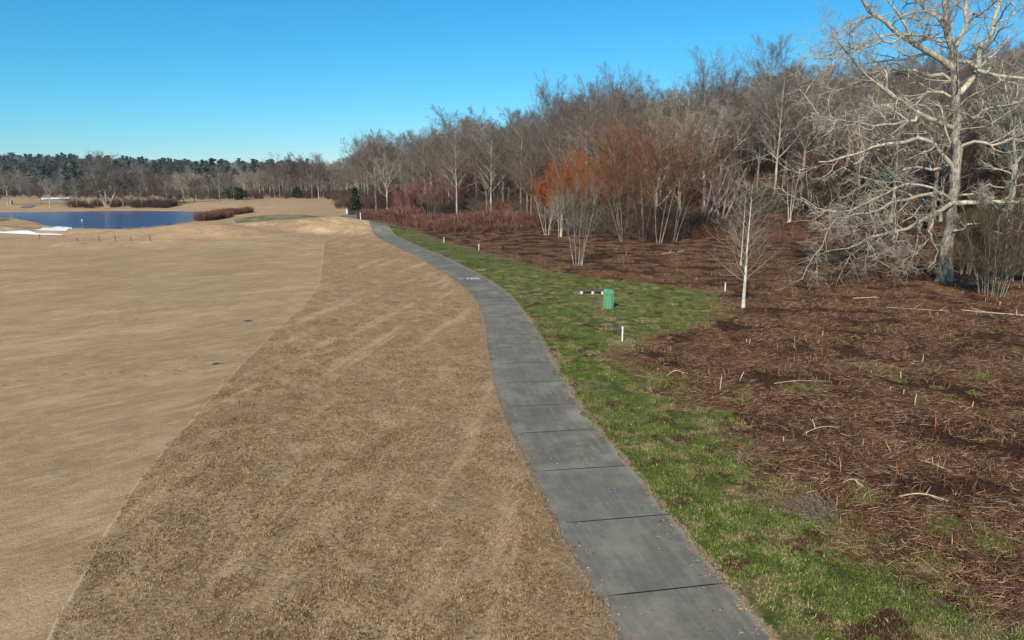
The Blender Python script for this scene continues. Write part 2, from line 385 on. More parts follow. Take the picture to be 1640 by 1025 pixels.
# ------------------------------------------------------------------ objects
COL = SC.collection
def mesh_np(name, V, Fc, mats, attrs=None, smooth=False, uv=None):
    """V (n,3); Fc list of (k,m) face arrays"""
    me = bpy.data.meshes.new(name); V = np.asarray(V, np.float32)
    me.vertices.add(len(V)); me.vertices.foreach_set('co', V.ravel())
    if not isinstance(Fc, list) or np.ndim(Fc[0]) == 1: Fc = [np.array(Fc)]
    Fc = [np.asarray(f, np.int32) for f in Fc if len(f)]
    tot = sum(f.size for f in Fc); nf = sum(len(f) for f in Fc)
    me.loops.add(tot); me.loops.foreach_set('vertex_index', np.concatenate([f.ravel() for f in Fc]))
    me.polygons.add(nf)
    sizes = np.concatenate([np.full(len(f), f.shape[1], np.int32) for f in Fc])
    me.polygons.foreach_set('loop_start', np.concatenate([[0], np.cumsum(sizes)[:-1]]).astype(np.int32))
    for m in (mats if isinstance(mats, (list, tuple)) else [mats]): me.materials.append(m)
    if attrs:
        for k, a in attrs.items():
            at = me.attributes.new(k, 'FLOAT', 'POINT'); at.data.foreach_set('value', np.asarray(a, np.float32))
    if uv is not None:
        idx = np.concatenate([f.ravel() for f in Fc]); u = me.uv_layers.new(name='UVMap')
        u.data.foreach_set('uv', np.asarray(uv, np.float32)[idx].ravel())
    me.update(calc_edges=True)
    me.polygons.foreach_set('use_smooth', np.full(nf, bool(smooth)))
    return me
def link(name, data, parent=None, loc=None, rot=None, label=None, cat=None, group=None, kind=None):
    o = bpy.data.objects.new(name, data); COL.objects.link(o)
    if parent: o.parent = parent
    if loc is not None: o.location = loc
    if rot is not None: o.rotation_euler = rot
    for k, v in (('label', label), ('category', cat), ('group', group), ('kind', kind)):
        if v: o[k] = v
    return o
def copy_tree(o, loc, rz, sc=1.0, label=None, group=None):
    r = o.copy(); COL.objects.link(r); r.location = loc; r.rotation_euler = (0, 0, rz)
    r.scale = (sc, sc, sc) if not isinstance(sc, tuple) else sc
    if label: r['label'] = label
    if group: r['group'] = group
    for ch in list(o.children):
        c = ch.copy(); COL.objects.link(c); c.parent = r
    return r

class MB:
    def __init__(s): s.v = []; s.f = []
    def box(s, a, b, rot=0, c=(0, 0, 0)):
        n = len(s.v); x0, y0, z0 = a; x1, y1, z1 = b
        for p in ((x0, y0, z0), (x1, y0, z0), (x1, y1, z0), (x0, y1, z0), (x0, y0, z1), (x1, y0, z1), (x1, y1, z1), (x0, y1, z1)):
            X = p[0] * math.cos(rot) - p[1] * math.sin(rot) + c[0]; Y = p[0] * math.sin(rot) + p[1] * math.cos(rot) + c[1]
            s.v.append((X, Y, p[2] + c[2]))
        for q in ((0, 3, 2, 1), (4, 5, 6, 7), (0, 1, 5, 4), (1, 2, 6, 5), (2, 3, 7, 6), (3, 0, 4, 7)): s.f.append([n + i for i in q])
        return s
    def lathe(s, prof, k=12, c=(0, 0, 0), sx=1, sy=1):
        n = len(s.v)
        for r, z in prof:
            for i in range(k):
                a = 2 * PI * i / k; s.v.append((c[0] + r * sx * math.cos(a), c[1] + r * sy * math.sin(a), c[2] + z))
        for j in range(len(prof) - 1):
            for i in range(k):
                s.f.append([n + j * k + i, n + j * k + (i + 1) % k, n + (j + 1) * k + (i + 1) % k, n + (j + 1) * k + i])
        s.f.append([n + i for i in range(k)][::-1]); s.f.append([n + (len(prof) - 1) * k + i for i in range(k)])
        return s
    def mesh(s, name, mat, smooth=False, bevel=0):
        me = bpy.data.meshes.new(name); me.from_pydata(s.v, [], s.f); me.materials.append(mat)
        if smooth:
            me.polygons.foreach_set('use_smooth', [True] * len(me.polygons))
        return me

# ------------------------------------------------------------------ ground sheets
rows = [4.0]
while rows[-1] < 30: rows.append(rows[-1] + .16)
while rows[-1] < 235: rows.append(rows[-1] * 1.0115)
while rows[-1] < 1500: rows.append(rows[-1] * 1.035)
rows = np.array(rows)
def split_rows(y0, y1):
    r = rows[(rows > y0 + .02) & (rows < y1 - .02)]; return np.concatenate([[y0], r, [y1]])

def sheet(name, y0, y1, fa, fb, ts, mat, dz=0.0, edge=None, attrs=None, kind='structure'):
    ys = split_rows(y0, y1); ts = np.asarray(ts); nc = len(ts)
    a = np.array([float(fa(y)) for y in ys]); b = np.array([float(fb(y)) for y in ys])
    X = a[:, None] + (b - a)[:, None] * ts[None, :]; Y = np.repeat(ys[:, None], nc, 1)
    Z = terr(X.ravel(), Y.ravel()).reshape(X.shape) + dz
    if edge is not None: Z = Z + edge(X, Y)
    V = np.stack([X, Y, Z], -1).reshape(-1, 3)
    i = np.arange(len(ys) - 1)[:, None] * nc + np.arange(nc - 1)[None, :]; i = i.ravel()
    Fq = np.stack([i, i + 1, i + nc + 1, i + nc], 1)
    at = {k: f(X, Y).ravel() for k, f in (attrs or {}).items()}
    return link(name, mesh_np(name, V, Fq, mat, at, True), kind=kind)
lin = lambda n: np.linspace(0, 1, n)
geoL = 1 - np.geomspace(1, .004, 90) ; geoL = (geoL - geoL[0]) / (geoL[-1] - geoL[0])
xleft = lambda y: -(1.15 * y + 40)
xright = lambda y: (1.2 * y + 60)
sheet('fairway', 4, Y_FAIR, xleft, xfair, geoL, MAT['fairway'])
# longer grass stands a few centimetres proud of the mown fairway
tr = np.concatenate([[0, .002, .005, .009, .014, .02], np.linspace(.03, 1, 56)])
sheet('rough_ground', 4, Y_FAIR, xfair, lambda y: xpathL(y) + .06, tr, MAT['rough'], attrs={'edge': lambda X, Y: (1 - sstep(.03, .12, X - np.vectorize(xfair)(Y))) * (1 - .75 * sstep(24, 50, Y))},
      edge=lambda X, Y: .045 * sstep(0, .07, X - np.vectorize(xfair)(Y)) * sstep(0, .15, np.vectorize(xpathL)(Y) - X))
sheet('far_rough_ground', Y_FAIR, Y_END, xleft, lambda y: xpathL(y) + .06, lin(170), MAT['far_rough'], attrs={'back': lambda X, Y: sstep(-2, 24, Y - Y_FAIR), 'side': lambda X, Y: sstep(-.4, .4, X - float(xfair(Y_FAIR)))})
YB = pix_plane(940, 668)[1]
sheet('green_verge', 4, Y_END, lambda y: xpathR(y) - .09 - .34 * math.exp(-((y - YB) / .55) ** 2), xgreen, lin(26), MAT['cover'],
      attrs={'dist': lambda X, Y: np.interp(Y, GY, GX) - X, 'pdist': lambda X, Y: X - xpathR(Y)})
gr = np.concatenate([[0], np.geomspace(.006, 1, 110)])
shade_poly = np.array([pix_plane(a, b) for a, b in [(1290, 368), (1340, 380), (1400, 398), (1450, 412), (1500, 432), (1530, 448), (1640, 452), (1640, 425), (1540, 420), (1490, 405), (1420, 372), (1350, 358), (1270, 352), (1140, 362), (1090, 380), (1140, 382), (1230, 362)]])  # outline of the tree shadow painted into the brush colour
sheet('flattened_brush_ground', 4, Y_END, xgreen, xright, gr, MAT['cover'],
      attrs={'painted_shade': lambda X, Y: sstep(2.2, -1.2, poly_sd(shade_poly, X, Y)), 'dist': lambda X, Y: np.interp(Y, GY, GX) - X, 'pdist': lambda X, Y: X - xpathR(Y)})
sheet('distant_golf_ground', Y_END, 330, xleft, xwood, lin(150), MAT['fairway'])
sheet('distant_hills', 330, 1500, xleft, xwood, lin(90), MAT['litter'])
sheet('wooded_hill', Y_END, 1500, xwood, xright, gr, MAT['litter'])
# the last strip between the end of the path and the wood line
# near ground behind the camera, so the place goes on
link('near_ground', mesh_np('near_ground', [(-90, -80, -.02), (140, -80, -.02), (140, 4, -.02), (-90, 4, -.02)], [(0, 1, 2, 3)], MAT['rough']), kind='structure')
# pond
pv = [(x, y, POND_Z) for x, y in [(c[0], c[1]) for c in pond]]
cen = pond.mean(0)
big = [(cen[0] + (x - cen[0]) * 1.06, cen[1] + (y - cen[1]) * 1.12, POND_Z) for x, y in pond]
me = bpy.data.meshes.new('pond_water'); me.from_pydata(big, [], [list(range(len(big)))]); me.materials.append(MAT['water'])
link('pond_water', me, kind='structure')

# ------------------------------------------------------------------ draped patches
def drape(name, pxs, mat, dz=.03, n=26, kind='structure', zp=0.0):
    poly = np.array([pix_ground(a, b)[:2] for a, b in pxs])
    lo, hi = poly.min(0), poly.max(0)
    ys = np.linspace(lo[1] + .01, hi[1] - .01, n); V = []; ok = []
    for y in ys:
        xs = []
        for i in range(len(poly)):
            a, b = poly[i], poly[(i + 1) % len(poly)]
            if (a[1] > y) != (b[1] > y): xs.append(a[0] + (y - a[1]) / (b[1] - a[1]) * (b[0] - a[0]))
        ok.append((min(xs), max(xs)))
    for y, (a, b) in zip(ys, ok):
        for t in np.linspace(0, 1, 20):
            x = a + (b - a) * t; V.append((x, y, terr1(x, y) + dz))
    Fq = [(j * 20 + i, j * 20 + i + 1, j * 20 + i + 21, j * 20 + i + 20) for j in range(n - 1) for i in range(19)]
    return link(name, mesh_np(name, V, Fq, mat, None, True), kind=kind)
drape('bunker_sand', [(48, 370), (66, 366), (90, 364), (118, 365), (112, 368), (106, 371), (80, 371.5)], MAT['sand'], .10, zp=-.5)
drape('bunker_sand', [(-60, 370), (0, 371.5), (60, 375), (102, 376), (100, 377.8), (60, 377.6), (0, 374.8), (-60, 373)], MAT['sand'], .10, zp=-.3)
drape('far_bunker_sand', [(66, 318.2), (110, 317.6), (112, 320), (66, 321)], MAT['sand'], .3, zp=.8)
MAT['asphalt'] = simple('pale_grey_asphalt', (.19, .175, .165), .9, .12, 1)
drape('car_park_pavement', [(522, 351), (530, 348), (545, 345.5), (572, 344), (572, 351.5)], MAT['asphalt'], .06)
drape('pond_road_pavement', [(32, 333.5), (38, 330), (50, 328.6), (58, 330), (50, 333), (40, 334.5)], MAT['asphalt'], .12, zp=1.0)
def mat_dullgreen():
    m = M('short_green_turf'); n = m.noise(.25, 5, .6)
    m.col(m.mix(m.ramp(n, .4, .62), (.09, .115, .035), (.23, .18, .10))); return m.m
MAT['dullgreen'] = mat_dullgreen()
drape('green_turf_patch', [(372, 352), (400, 348.5), (460, 346.5), (520, 347), (530, 350), (500, 353), (420, 354)], MAT['dullgreen'], .05)
drape('green_turf_patch', [(-60, 348.5), (10, 349.5), (16, 352), (0, 355), (-60, 356)], MAT['dullgreen'], .06, zp=-.5)

# ------------------------------------------------------------------ cart path of concrete slabs
bedv = []; k = 0
for y in np.arange(4.3, Y_END + 1, .5):
    bedv += [(float(xpathL(y)) + .05, y, terr1(float(xpathL(y)), y) - .09), (float(xpathR(y)) - .05, y, terr1(float(xpathR(y)), y) - .09)]
nb = len(bedv) // 2
path = link('cart_path', None, loc=(0, 0, 0), kind='structure')
link('path_bed', mesh_np('path_bed', bedv, [(2 * i, 2 * i + 1, 2 * i + 3, 2 * i + 2) for i in range(nb - 1)], MAT['bed']), parent=path)
def s_at_px(px, py):
    x, y = pix_plane(px, py); return float(np.interp(y, CY, S))
joints = [s_at_px(*p) for p in ((1057, 947), (978, 833), (928, 752), (888, 692), (864, 650), (846, 612.5), (833, 582.5), (822, 557))]
step = (joints[-1] - joints[1]) / (len(joints) - 2)
js = [joints[0] - 2 * step, joints[0] - step] + joints
s_end = float(np.interp(Y_END + .5, CY, S))
while js[-1] + step < s_end: js.append(js[-1] + step)
R_ = random.Random(3)
BROKEN = {'bite': (s_at_px(940, 668), .28)}
for a, b in zip(js[:-1], js[1:]):
    na, nc = 13, 13; V = []; UV = []
    tone = R_.random()
    for j in range(na):
        for i in range(nc):
            v = i / (nc - 1); g = .004 + .018 * float(sstep(.10, .22, v))
            s = a + g + (b - a - 2 * g) * j / (na - 1)
            xc = np.interp(s, S, cx); yc = np.interp(s, S, CY); tn = np.interp(s, S, tang); ch = 1 / math.sqrt(1 + tn * tn); w = np.interp(s, S, wid_s)
            off = (v - .5) * w
            if i == nc - 1:
                off += .035 * math.sin(s * 2.1) + R_.uniform(-.05, .03)
                off -= BROKEN['bite'][1] * math.exp(-((s - BROKEN['bite'][0]) / .28) ** 2)
            if i == 0: off += R_.uniform(-.025, .025)
            x = xc + ch * off; y = yc - tn * ch * off
            z = terr1(x, y) + .030 + (-.008 if i in (0, nc - 1) else 0)
            V.append((x, y, z)); UV.append((s, v))
    n = len(V); Fq = [(j * nc + i, j * nc + i + 1, (j + 1) * nc + i + 1, (j + 1) * nc + i) for j in range(na - 1) for i in range(nc - 1)]
    # skirts
    ring = [i for i in range(nc)] + [j * nc + nc - 1 for j in range(1, na)] + [(na - 1) * nc + i for i in range(nc - 2, -1, -1)] + [j * nc for j in range(na - 2, 0, -1)]
    for r in ring: V.append((V[r][0], V[r][1], V[r][2] - .12)); UV.append(UV[r])
    m_ = len(ring)
    for q in range(m_): Fq.append((ring[q], n + q, n + (q + 1) % m_, ring[(q + 1) % m_]))
    sm_ = mesh_np('slab', V, np.array(Fq), [MAT['concrete'], MAT['bed']], {'tone': [tone] * len(V), 'silt': [math.exp(-((u_[0] - BROKEN['bite'][0] - .1) / .8) ** 2) * max(0, (u_[1] - .55) / .45) for u_ in UV]}, False, UV)
    mi = np.zeros(len(Fq), np.int32); mi[-m_:] = 1; sm_.polygons.foreach_set('material_index', mi)
    link('slab', sm_, parent=path)
# stencilled yardage on the concrete
MAT['white'] = simple('white_paint', (.8, .8, .78), .5, .04)
tcv = bpy.data.curves.new('yardage_marking', 'FONT'); tcv.body = '- 100'; tcv.size = .62; tcv.align_x = 'CENTER'; tcv.align_y = 'CENTER'; tcv.space_character = 1.05
tcv.offset = .012; tcv.materials.append(MAT['white'])
mx, my = pix_plane(752, 447); 
tmp = bpy.data.objects.new('tmp', tcv); COL.objects.link(tmp); dg = bpy.context.evaluated_depsgraph_get()
tme = bpy.data.meshes.new_from_object(tmp.evaluated_get(dg)); bpy.data.objects.remove(tmp)
link('yardage_marking', tme, parent=path, loc=(mx, my, terr1(mx, my) + .045), rot=(0, 0, 0)).scale = (1.15, 1.9, 1)

# ------------------------------------------------------------------ scattering (stuff)
def scatter(name, pts, rot, sc, idx, sources, label=None, cat=None):
    P = np.asarray(pts, np.float32)
    me = bpy.data.meshes.new(name); me.vertices.add(len(P)); me.vertices.foreach_set('co', P.ravel())
    for k, a in (('rz', rot), ('sc', sc)):
        at = me.attributes.new(k, 'FLOAT', 'POINT'); at.data.foreach_set('value', np.asarray(a, np.float32))
    at = me.attributes.new('ix', 'INT', 'POINT'); at.data.foreach_set('value', np.asarray(idx, np.int32))
    o = link(name, me, kind='stuff', label=label, cat=cat)
    g = bpy.data.node_groups.new(name, 'GeometryNodeTree')
    g.interface.new_socket('Geometry', in_out='INPUT', socket_type='NodeSocketGeometry'); g.interface.new_socket('Geometry', in_out='OUTPUT', socket_type='NodeSocketGeometry')
    N = g.nodes.new; gi = N('NodeGroupInput'); go = N('NodeGroupOutput'); iop = N('GeometryNodeInstanceOnPoints'); g2i = N('GeometryNodeGeometryToInstance')
    for s in sources[::-1]:
        oi = N('GeometryNodeObjectInfo'); oi.inputs['Object'].default_value = s; oi.inputs['As Instance'].default_value = False
        g.links.new(oi.outputs['Geometry'], g2i.inputs[0])
    def na(k, t):
        n = N('GeometryNodeInputNamedAttribute'); n.data_type = t; n.inputs['Name'].default_value = k; return n.outputs[0]
    cb = N('ShaderNodeCombineXYZ'); g.links.new(na('rz', 'FLOAT'), cb.inputs[2])
    cs = N('ShaderNodeCombineXYZ'); s_ = na('sc', 'FLOAT')
    for q in range(3): g.links.new(s_, cs.inputs[q])
    iop.inputs['Pick Instance'].default_value = True
    g.links.new(gi.outputs[0], iop.inputs['Points']); g.links.new(g2i.outputs[0], iop.inputs['Instance']); g.links.new(na('ix', 'INT'), iop.inputs['Instance Index'])
    g.links.new(cb.outputs[0], iop.inputs['Rotation']); g.links.new(cs.outputs[0], iop.inputs['Scale']); g.links.new(iop.outputs[0], go.inputs[0])
    md = o.modifiers.new('scatter', 'NODES'); md.node_group = g
    return o

def src(name, me): return bpy.data.objects.new(name, me)     # a mesh used only inside geometry nodes

def blades(n, rad, L, wdt, lean, mat, seed, curl=.3, flat=0.0, z0=0.0, azim=None, seg=2):
    """n thin ribbons with a random number each"""
    r = np.random.default_rng(seed)
    a = r.uniform(0, 2 * PI, n); rr = rad * np.sqrt(r.uniform(0, 1, n))
    p = np.stack([rr * np.cos(a), rr * np.sin(a), np.full(n, z0) if flat == 0 else r.uniform(0, flat, n)], 1)
    az = r.uniform(0, 2 * PI, n) if azim is None else r.normal(azim[0], azim[1], n)
    ln = r.uniform(*L, n); le = r.uniform(*lean, n)          # lean from vertical
    d = np.stack([np.cos(az) * np.sin(le), np.sin(az) * np.sin(le), np.cos(le)], 1)
    side = np.stack([-np.sin(az), np.cos(az), np.zeros(n)], 1)
    w = r.uniform(*wdt, n)[:, None]
    pts = [p]; dd = d.copy()
    for k_ in range(seg):
        pts.append(pts[-1] + dd * (ln / seg)[:, None])
        dd = dd + r.normal(0, curl, (n, 3)) * .5 + np.array([0, 0, -curl * .5]); dd /= np.linalg.norm(dd, axis=1)[:, None]
    V = []; wk = [1.0] + [.85] * (seg - 1) + [.15]
    # ribbons stand half turned so that they are seen from above and from the side
    nrm = np.cross(d, side); tw = r.uniform(-1, 1, n)[:, None]; sd = side * np.cos(tw) + nrm * np.sin(tw)
    for q, pp in enumerate(pts): V += [pp - sd * w * wk[q], pp + sd * w * wk[q]]
    V = np.stack(V, 1).reshape(-1, 3); k2 = 2 * (seg + 1)
    b0 = np.arange(n)[:, None] * k2
    Fq = np.concatenate([b0 + np.array([[2 * q, 2 * q + 1, 2 * q + 3, 2 * q + 2]]) for q in range(seg)], 0)
    return mesh_np('blades', V, Fq, mat, {'rnd': np.repeat(r.uniform(0, 1, n), k2)})

def zone_points(n, y0, y1, fa, fb, pw=1.0, seed=1):
    """random points between two boundary curves, denser towards the camera"""
    r = np.random.default_rng(seed)
    out = []
    while len(out) < n:
        y = y0 * (y1 / y0) ** r.uniform(0, 1) if pw else r.uniform(y0, y1)
        a, b = float(fa(y)), float(fb(y))
        if b > a and r.uniform() < (b - a) / 60: out.append((r.uniform(a, b), y))
    return np.array(out)
def frame_l(y): return -(.76 * y + 1.0)
def frame_r(y): return .76 * y + 2.0
def put(name, P, sources, sc=(.8, 1.25), seed=3, **kw):
    r = np.random.default_rng(seed); n = len(P); z = terr(P[:, 0], P[:, 1])
    return scatter(name, np.column_stack([P, z + kw.pop('dz', 0.0)]), r.uniform(0, 2 * PI, n) if not kw.get('al') else r.normal(0, .5, n), r.uniform(*sc, n), r.integers(0, len(sources), n), sources,
                   kw.get('label'), kw.get('cat'))
def grid_points(step0, y0, y1, fa, fb, grow=.0, seed=5):
    r = np.random.default_rng(seed); out = []; y = y0
    while y < y1:
        st = step0 * (1 + grow * (y - y0)); a, b = float(fa(y)), float(fb(y))
        if b > a:
            xs = np.arange(a + st * r.uniform(0, .6), b, st)
            out += [(x + r.uniform(-.4, .4) * st, y + r.uniform(-.4, .4) * st) for x in xs]
        y += st
    P = np.array(out); return P[(P[:, 0] > [fa(q) for q in P[:, 1]]) & (P[:, 0] < [fb(q) for q in P[:, 1]])]

rough_src = [src('turf_patch', blades(620, .36, (.025, .06), (.003, .006), (.3, 1.4), MAT['t_rough'], 10 + i, .6, z0=.035)) for i in range(4)]
P = grid_points(.46, 7.5, 44, lambda y: max(xfair(y) + .22, frame_l(y)), lambda y: xpathL(y) - .20, .035)
nz = wave(P[:, 0], P[:, 1], 1.1, 31) + .8 * wave(P[:, 0], P[:, 1], .35, 32)
P = P[nz > -1.6]
put('rough_grass', P, rough_src, label='dry brown bermuda grass standing in the rough', cat='grass')
# a fringe of longer straw along the edge of the mown fairway and of the path
r = np.random.default_rng(4)
ys = np.sort(8 * (75 / 8) ** r.uniform(0, 1, 1500))
edge_src = [src('edge_tuft', blades(50, .10, (.05, .12), (.003, .006), (.4, 1.4), MAT['b_rough'], 20 + i, .5)) for i in range(3)]
ysf = ys[::2]
P = np.concatenate([np.stack([xpathL(ys) - r.uniform(.0, .12, len(ys)), ys], 1), np.stack([xpathR(ys[::3]) + r.uniform(-.02, .10, len(ys[::3])), ys[::3]], 1)])
put('edge_straw', P, edge_src, (.4, .9), label='dry straw fringe along the path edges', cat='grass', dz=.01)

green_src = [src('green_patch', blades(420, .32, (.03, .10), (.003, .007), (.2, 1.3), MAT['t_green'], 30 + i, .5)) for i in range(4)]
P = grid_points(.42, 7.5, 62, lambda y: xpathR(y) + .03, lambda y: min(xgreen(y) + .8, frame_r(y)), .02, 8)
nz = wave(P[:, 0], P[:, 1], .8, 41) + .9 * wave(P[:, 0], P[:, 1], 2.1, 42)
P = P[nz > -1.1 + .8 * wave(P[:, 0], P[:, 1], 5., 43)]
put('verge_grass', P, green_src, label='green grass growing patchily beside the path', cat='grass')
tan_src = [src('tan_patch', blades(200, .34, (.06, .16), (.004, .008), (.6, 1.5), MAT['b_rough'], 40 + i, .6)) for i in range(2)]
P = grid_points(.9, 7.5, 60, lambda y: xpathR(y) + .1, lambda y: min(xgreen(y) + .6, frame_r(y)), .02, 9)
P = P[wave(P[:, 0], P[:, 1], .8, 41) < -.55]
P = np.concatenate([P, [(pix_plane(a, b)[0] + rng.normal(0, .28), pix_plane(a, b)[1] + rng.normal(0, .22)) for a, b in [(974, 494), (996.5, 549), (948, 470), (1161, 468), (935, 471), (960, 471)] for _ in range(5)]])
put('verge_straw', P, tan_src, label='dead tan grass patches in the green verge', cat='grass')

lit_src = [src('stem_patch', blades(680, .85, (.05, .34), (.002, .0055), (1.2, 1.62), MAT['b_litter'], 50 + i, .20, .09, 0, ((.1, .7) if i % 2 else None), 2)) for i in range(6)]
P = grid_points(.82, 7, 118, lambda y: xgreen(y) - .1, lambda y: min(frame_r(y), 80), .016, 12)
P = P[(wave(P[:, 0], P[:, 1], 1.3, 71) + .6 * wave(P[:, 0], P[:, 1], 3.1, 72) > -.75) & ~((poly_sd(shade_poly, P[:, 0], P[:, 1]) < .5) & (rng.uniform(0, 1, len(P)) < .85))]  # stems thinned over the painted shadow so its dark colour shows
put('flattened_stems', P, lit_src, (.75, 1.3), label='cut and flattened brown weed stems covering the ground', cat='brush', al=1)
r = np.random.default_rng(66); P = []
for px, py, n_, sx, sy in [(1400, 594, 16, 18, 4), (1442, 607, 8, 12, 4), (1285, 622, 9, 18, 6), (1530, 843, 14, 26, 8), (1575, 606, 9, 18, 5), (1600, 880, 10, 22, 10), (1480, 905, 10, 22, 8), (1380, 800, 8, 20, 8), (1500, 640, 6, 30, 8), (1180, 640, 6, 12, 5), (1075, 612, 8, 20, 6)]:
    P += [pix_plane(r.normal(px, sx), r.normal(py, sy)) for _ in range(n_)]
P = np.array(P); put('green_tufts_in_brush', P, green_src, (.5, 1.0), label='small green grass patches showing through the brown brush', cat='grass', dz=.05)
stand_src = [src('stub_patch', blades(26, .5, (.10, .38), (.006, .012), (.0, .7), MAT['b_litter'], 60 + i, .25)) for i in range(3)]
P = grid_points(1.5, 8, 80, lambda y: xgreen(y) + .2, lambda y: min(frame_r(y), 75), .02, 13)
put('stem_stubble', P, stand_src, label='short upright stubble of cut stems', cat='brush')

r = np.random.default_rng(90); n_ = 420
ys = 9 * (60 / 9) ** r.uniform(0, 1, n_); tt_ = np.where(r.uniform(0, 1, n_) < .6, 1 - r.exponential(.07, n_), r.exponential(.06, n_)).clip(.01, .99); far_ = r.uniform(0, 1, n_) < .25; tt_ = np.where(far_, r.uniform(0, 1, n_), tt_)
X_ = xpathL(ys) * (1 - tt_) + xpathR(ys) * tt_
leaf_src = [src('path_litter', blades(7, .10, (.02, .09), (.004, .014), (1.45, 1.6), MAT['b_litter' if i else 'b_rough'], 95 + i, .1, .006, 0, None, 2)) for i in range(3)]
scatter('path_debris', np.column_stack([X_, ys, terr(X_, ys) + .033]), r.uniform(0, 6.28, n_), r.uniform(.5, 1.4, n_), r.integers(0, 3, n_), leaf_src, 'dry leaf and straw scraps lying on the concrete', 'leaf litter')
P = []
while len(P) < 70:
    px = r.uniform(0, 430); py = r.normal(np.interp(px, [0, 430], [618, 570]), 9)
    q = pix_plane(px, py)
    if q[0] < xfair(q[1]) - .5: P.append(q)
P = np.array(P); scuff = [src('scuff', blades(12, .08, (.02, .06), (.004, .009), (1.4, 1.6), simple('bare_scuffed_soil', (.17, .11, .068)), 98, .1, .008, 0, (.6, .5), 2))]
scatter('turf_scuffs', np.column_stack([P, terr(P[:, 0], P[:, 1]) + .008]), r.uniform(0, 6.28, len(P)), r.uniform(.4, 1.3, len(P)), np.zeros(len(P)), scuff, 'small dark scuffs scattered across the fairway', 'turf marks')

# ------------------------------------------------------------------ trees
def frames(T):
    ref = np.where(np.abs(T[..., 2:3]) > .9, np.array([1., 0, 0]), np.array([0, 0, 1.]))
    u = np.cross(T, ref); u /= np.linalg.norm(u, axis=-1, keepdims=True) + 1e-9
    return u, np.cross(T, u)
def tubes(P, R, k, cap=False):
    """P (B,n,3), R (B,n) -> verts, quads"""
    B, n, _ = P.shape
    T = np.gradient(P, axis=1); T /= np.linalg.norm(T, axis=-1, keepdims=True) + 1e-9
    if k > 4:
        Tm = T[:, :1] * 0 + T.mean(1, keepdims=True); Tm /= np.linalg.norm(Tm, axis=-1, keepdims=True)
        u, v = frames(Tm); u = np.repeat(u, n, 1); v = np.repeat(v, n, 1)
    else: u, v = frames(T)
    a = np.arange(k) * 2 * PI / k
    V = P[:, :, None, :] + R[:, :, None, None] * (np.cos(a)[None, None, :, None] * u[:, :, None, :] + np.sin(a)[None, None, :, None] * v[:, :, None, :])
    idx = np.arange(B * n * k).reshape(B, n, k)
    A = idx[:, :-1]; Bq = idx[:, 1:]
    Fq = np.stack([A, np.roll(A, -1, 2), np.roll(Bq, -1, 2), Bq], -1).reshape(-1, 4)
    return V.reshape(-1, 3), Fq
def tube_mesh(name, parts, mats, mi=None):
    Vs, Fs, o = [], [], 0
    for P, R, k in parts:
        v, f = tubes(P, R, k); Vs.append(v); Fs.append(f + o); o += len(v)
    return mesh_np(name, np.concatenate(Vs), np.concatenate(Fs), mats, None, True)
def extend(P0, D, L, n, r, up=0.0, wob=.15, droop=None):
    B = len(P0); pts = [P0]; d = D.copy()
    for i in range(n - 1):
        pts.append(pts[-1] + d * (L / (n - 1))[:, None])
        d = d + r.normal(0, wob, (B, 3)) ; d[:, 2] += up
        d /= np.linalg.norm(d, axis=1)[:, None]
    return np.stack(pts, 1)
def children(P, R, k, r, t=(.25, 1.0), ang=(50, 12), Lf=(.4, .15), shape=0.6, rr=.6, rmin=.01, n=5, up=.05, wob=.15, Lmin=.3, tpow=1.0, Labs=None, tip=.3):
    """k children on every branch"""
    B, m, _ = P.shape
    pi = np.repeat(np.arange(B), k)
    tt = (np.tile((np.arange(k) + .5) / k, B) + r.uniform(-.5, .5, B * k) / k).clip(0, 1) ** tpow
    tt = t[0] + (t[1] - t[0]) * tt
    f = tt * (m - 1); i0 = np.minimum(f.astype(int), m - 2); w = (f - i0)[:, None]
    p = P[pi, i0] * (1 - w) + P[pi, i0 + 1] * w
    tg = P[pi, i0 + 1] - P[pi, i0]; tg /= np.linalg.norm(tg, axis=1)[:, None] + 1e-9
    rad = R[pi, i0] * (1 - w[:, 0]) + R[pi, i0 + 1] * w[:, 0]
    u, v = frames(tg); ph = r.uniform(0, 2 * PI, len(pi)) if k < 3 else (np.tile(np.arange(k) * 2.4, B) + np.repeat(r.uniform(0, 6.28, B), k) + r.normal(0, .4, B * k))
    a = np.radians(r.normal(ang[0], ang[1], len(pi)))[:, None]
    d = np.cos(a) * tg + np.sin(a) * (np.cos(ph)[:, None] * u + np.sin(ph)[:, None] * v)
    PL = np.linalg.norm(np.diff(P, axis=1), axis=2).sum(1)[pi]
    L = (PL if Labs is None else Labs) * r.normal(Lf[0], Lf[1] * Lf[0], len(pi)).clip(.3 * Lf[0], 2 * Lf[0]) * (1 - shape * (tt - t[0]) / (t[1] - t[0] + 1e-9))
    L = np.maximum(L, Lmin)
    C = extend(p, d, L, n, r, up, wob)
    r0 = np.maximum(rad * rr, rmin); RR = np.maximum(r0[:, None] * np.linspace(1, tip, n)[None, :], rmin * .6)
    return C, RR

def trunk_line(h, r0, r, lean=(0, 0), n=10, wob=.05, top=.12, base=(0, 0), tmin=.03):
    t = np.linspace(0, 1, n)
    x = base[0] + lean[0] * h * t + np.cumsum(r.normal(0, wob * h / n, n)) * (t > 0); y = base[1] + lean[1] * h * t + np.cumsum(r.normal(0, wob * h / n, n)) * (t > 0)
    P = np.stack([x, y, h * t - .3 * (t == 0)], 1)[None]
    R = r0 * (1 - (1 - top) * t ** .8); R[0] *= 1.35
    return P, np.maximum(R, tmin)[None]

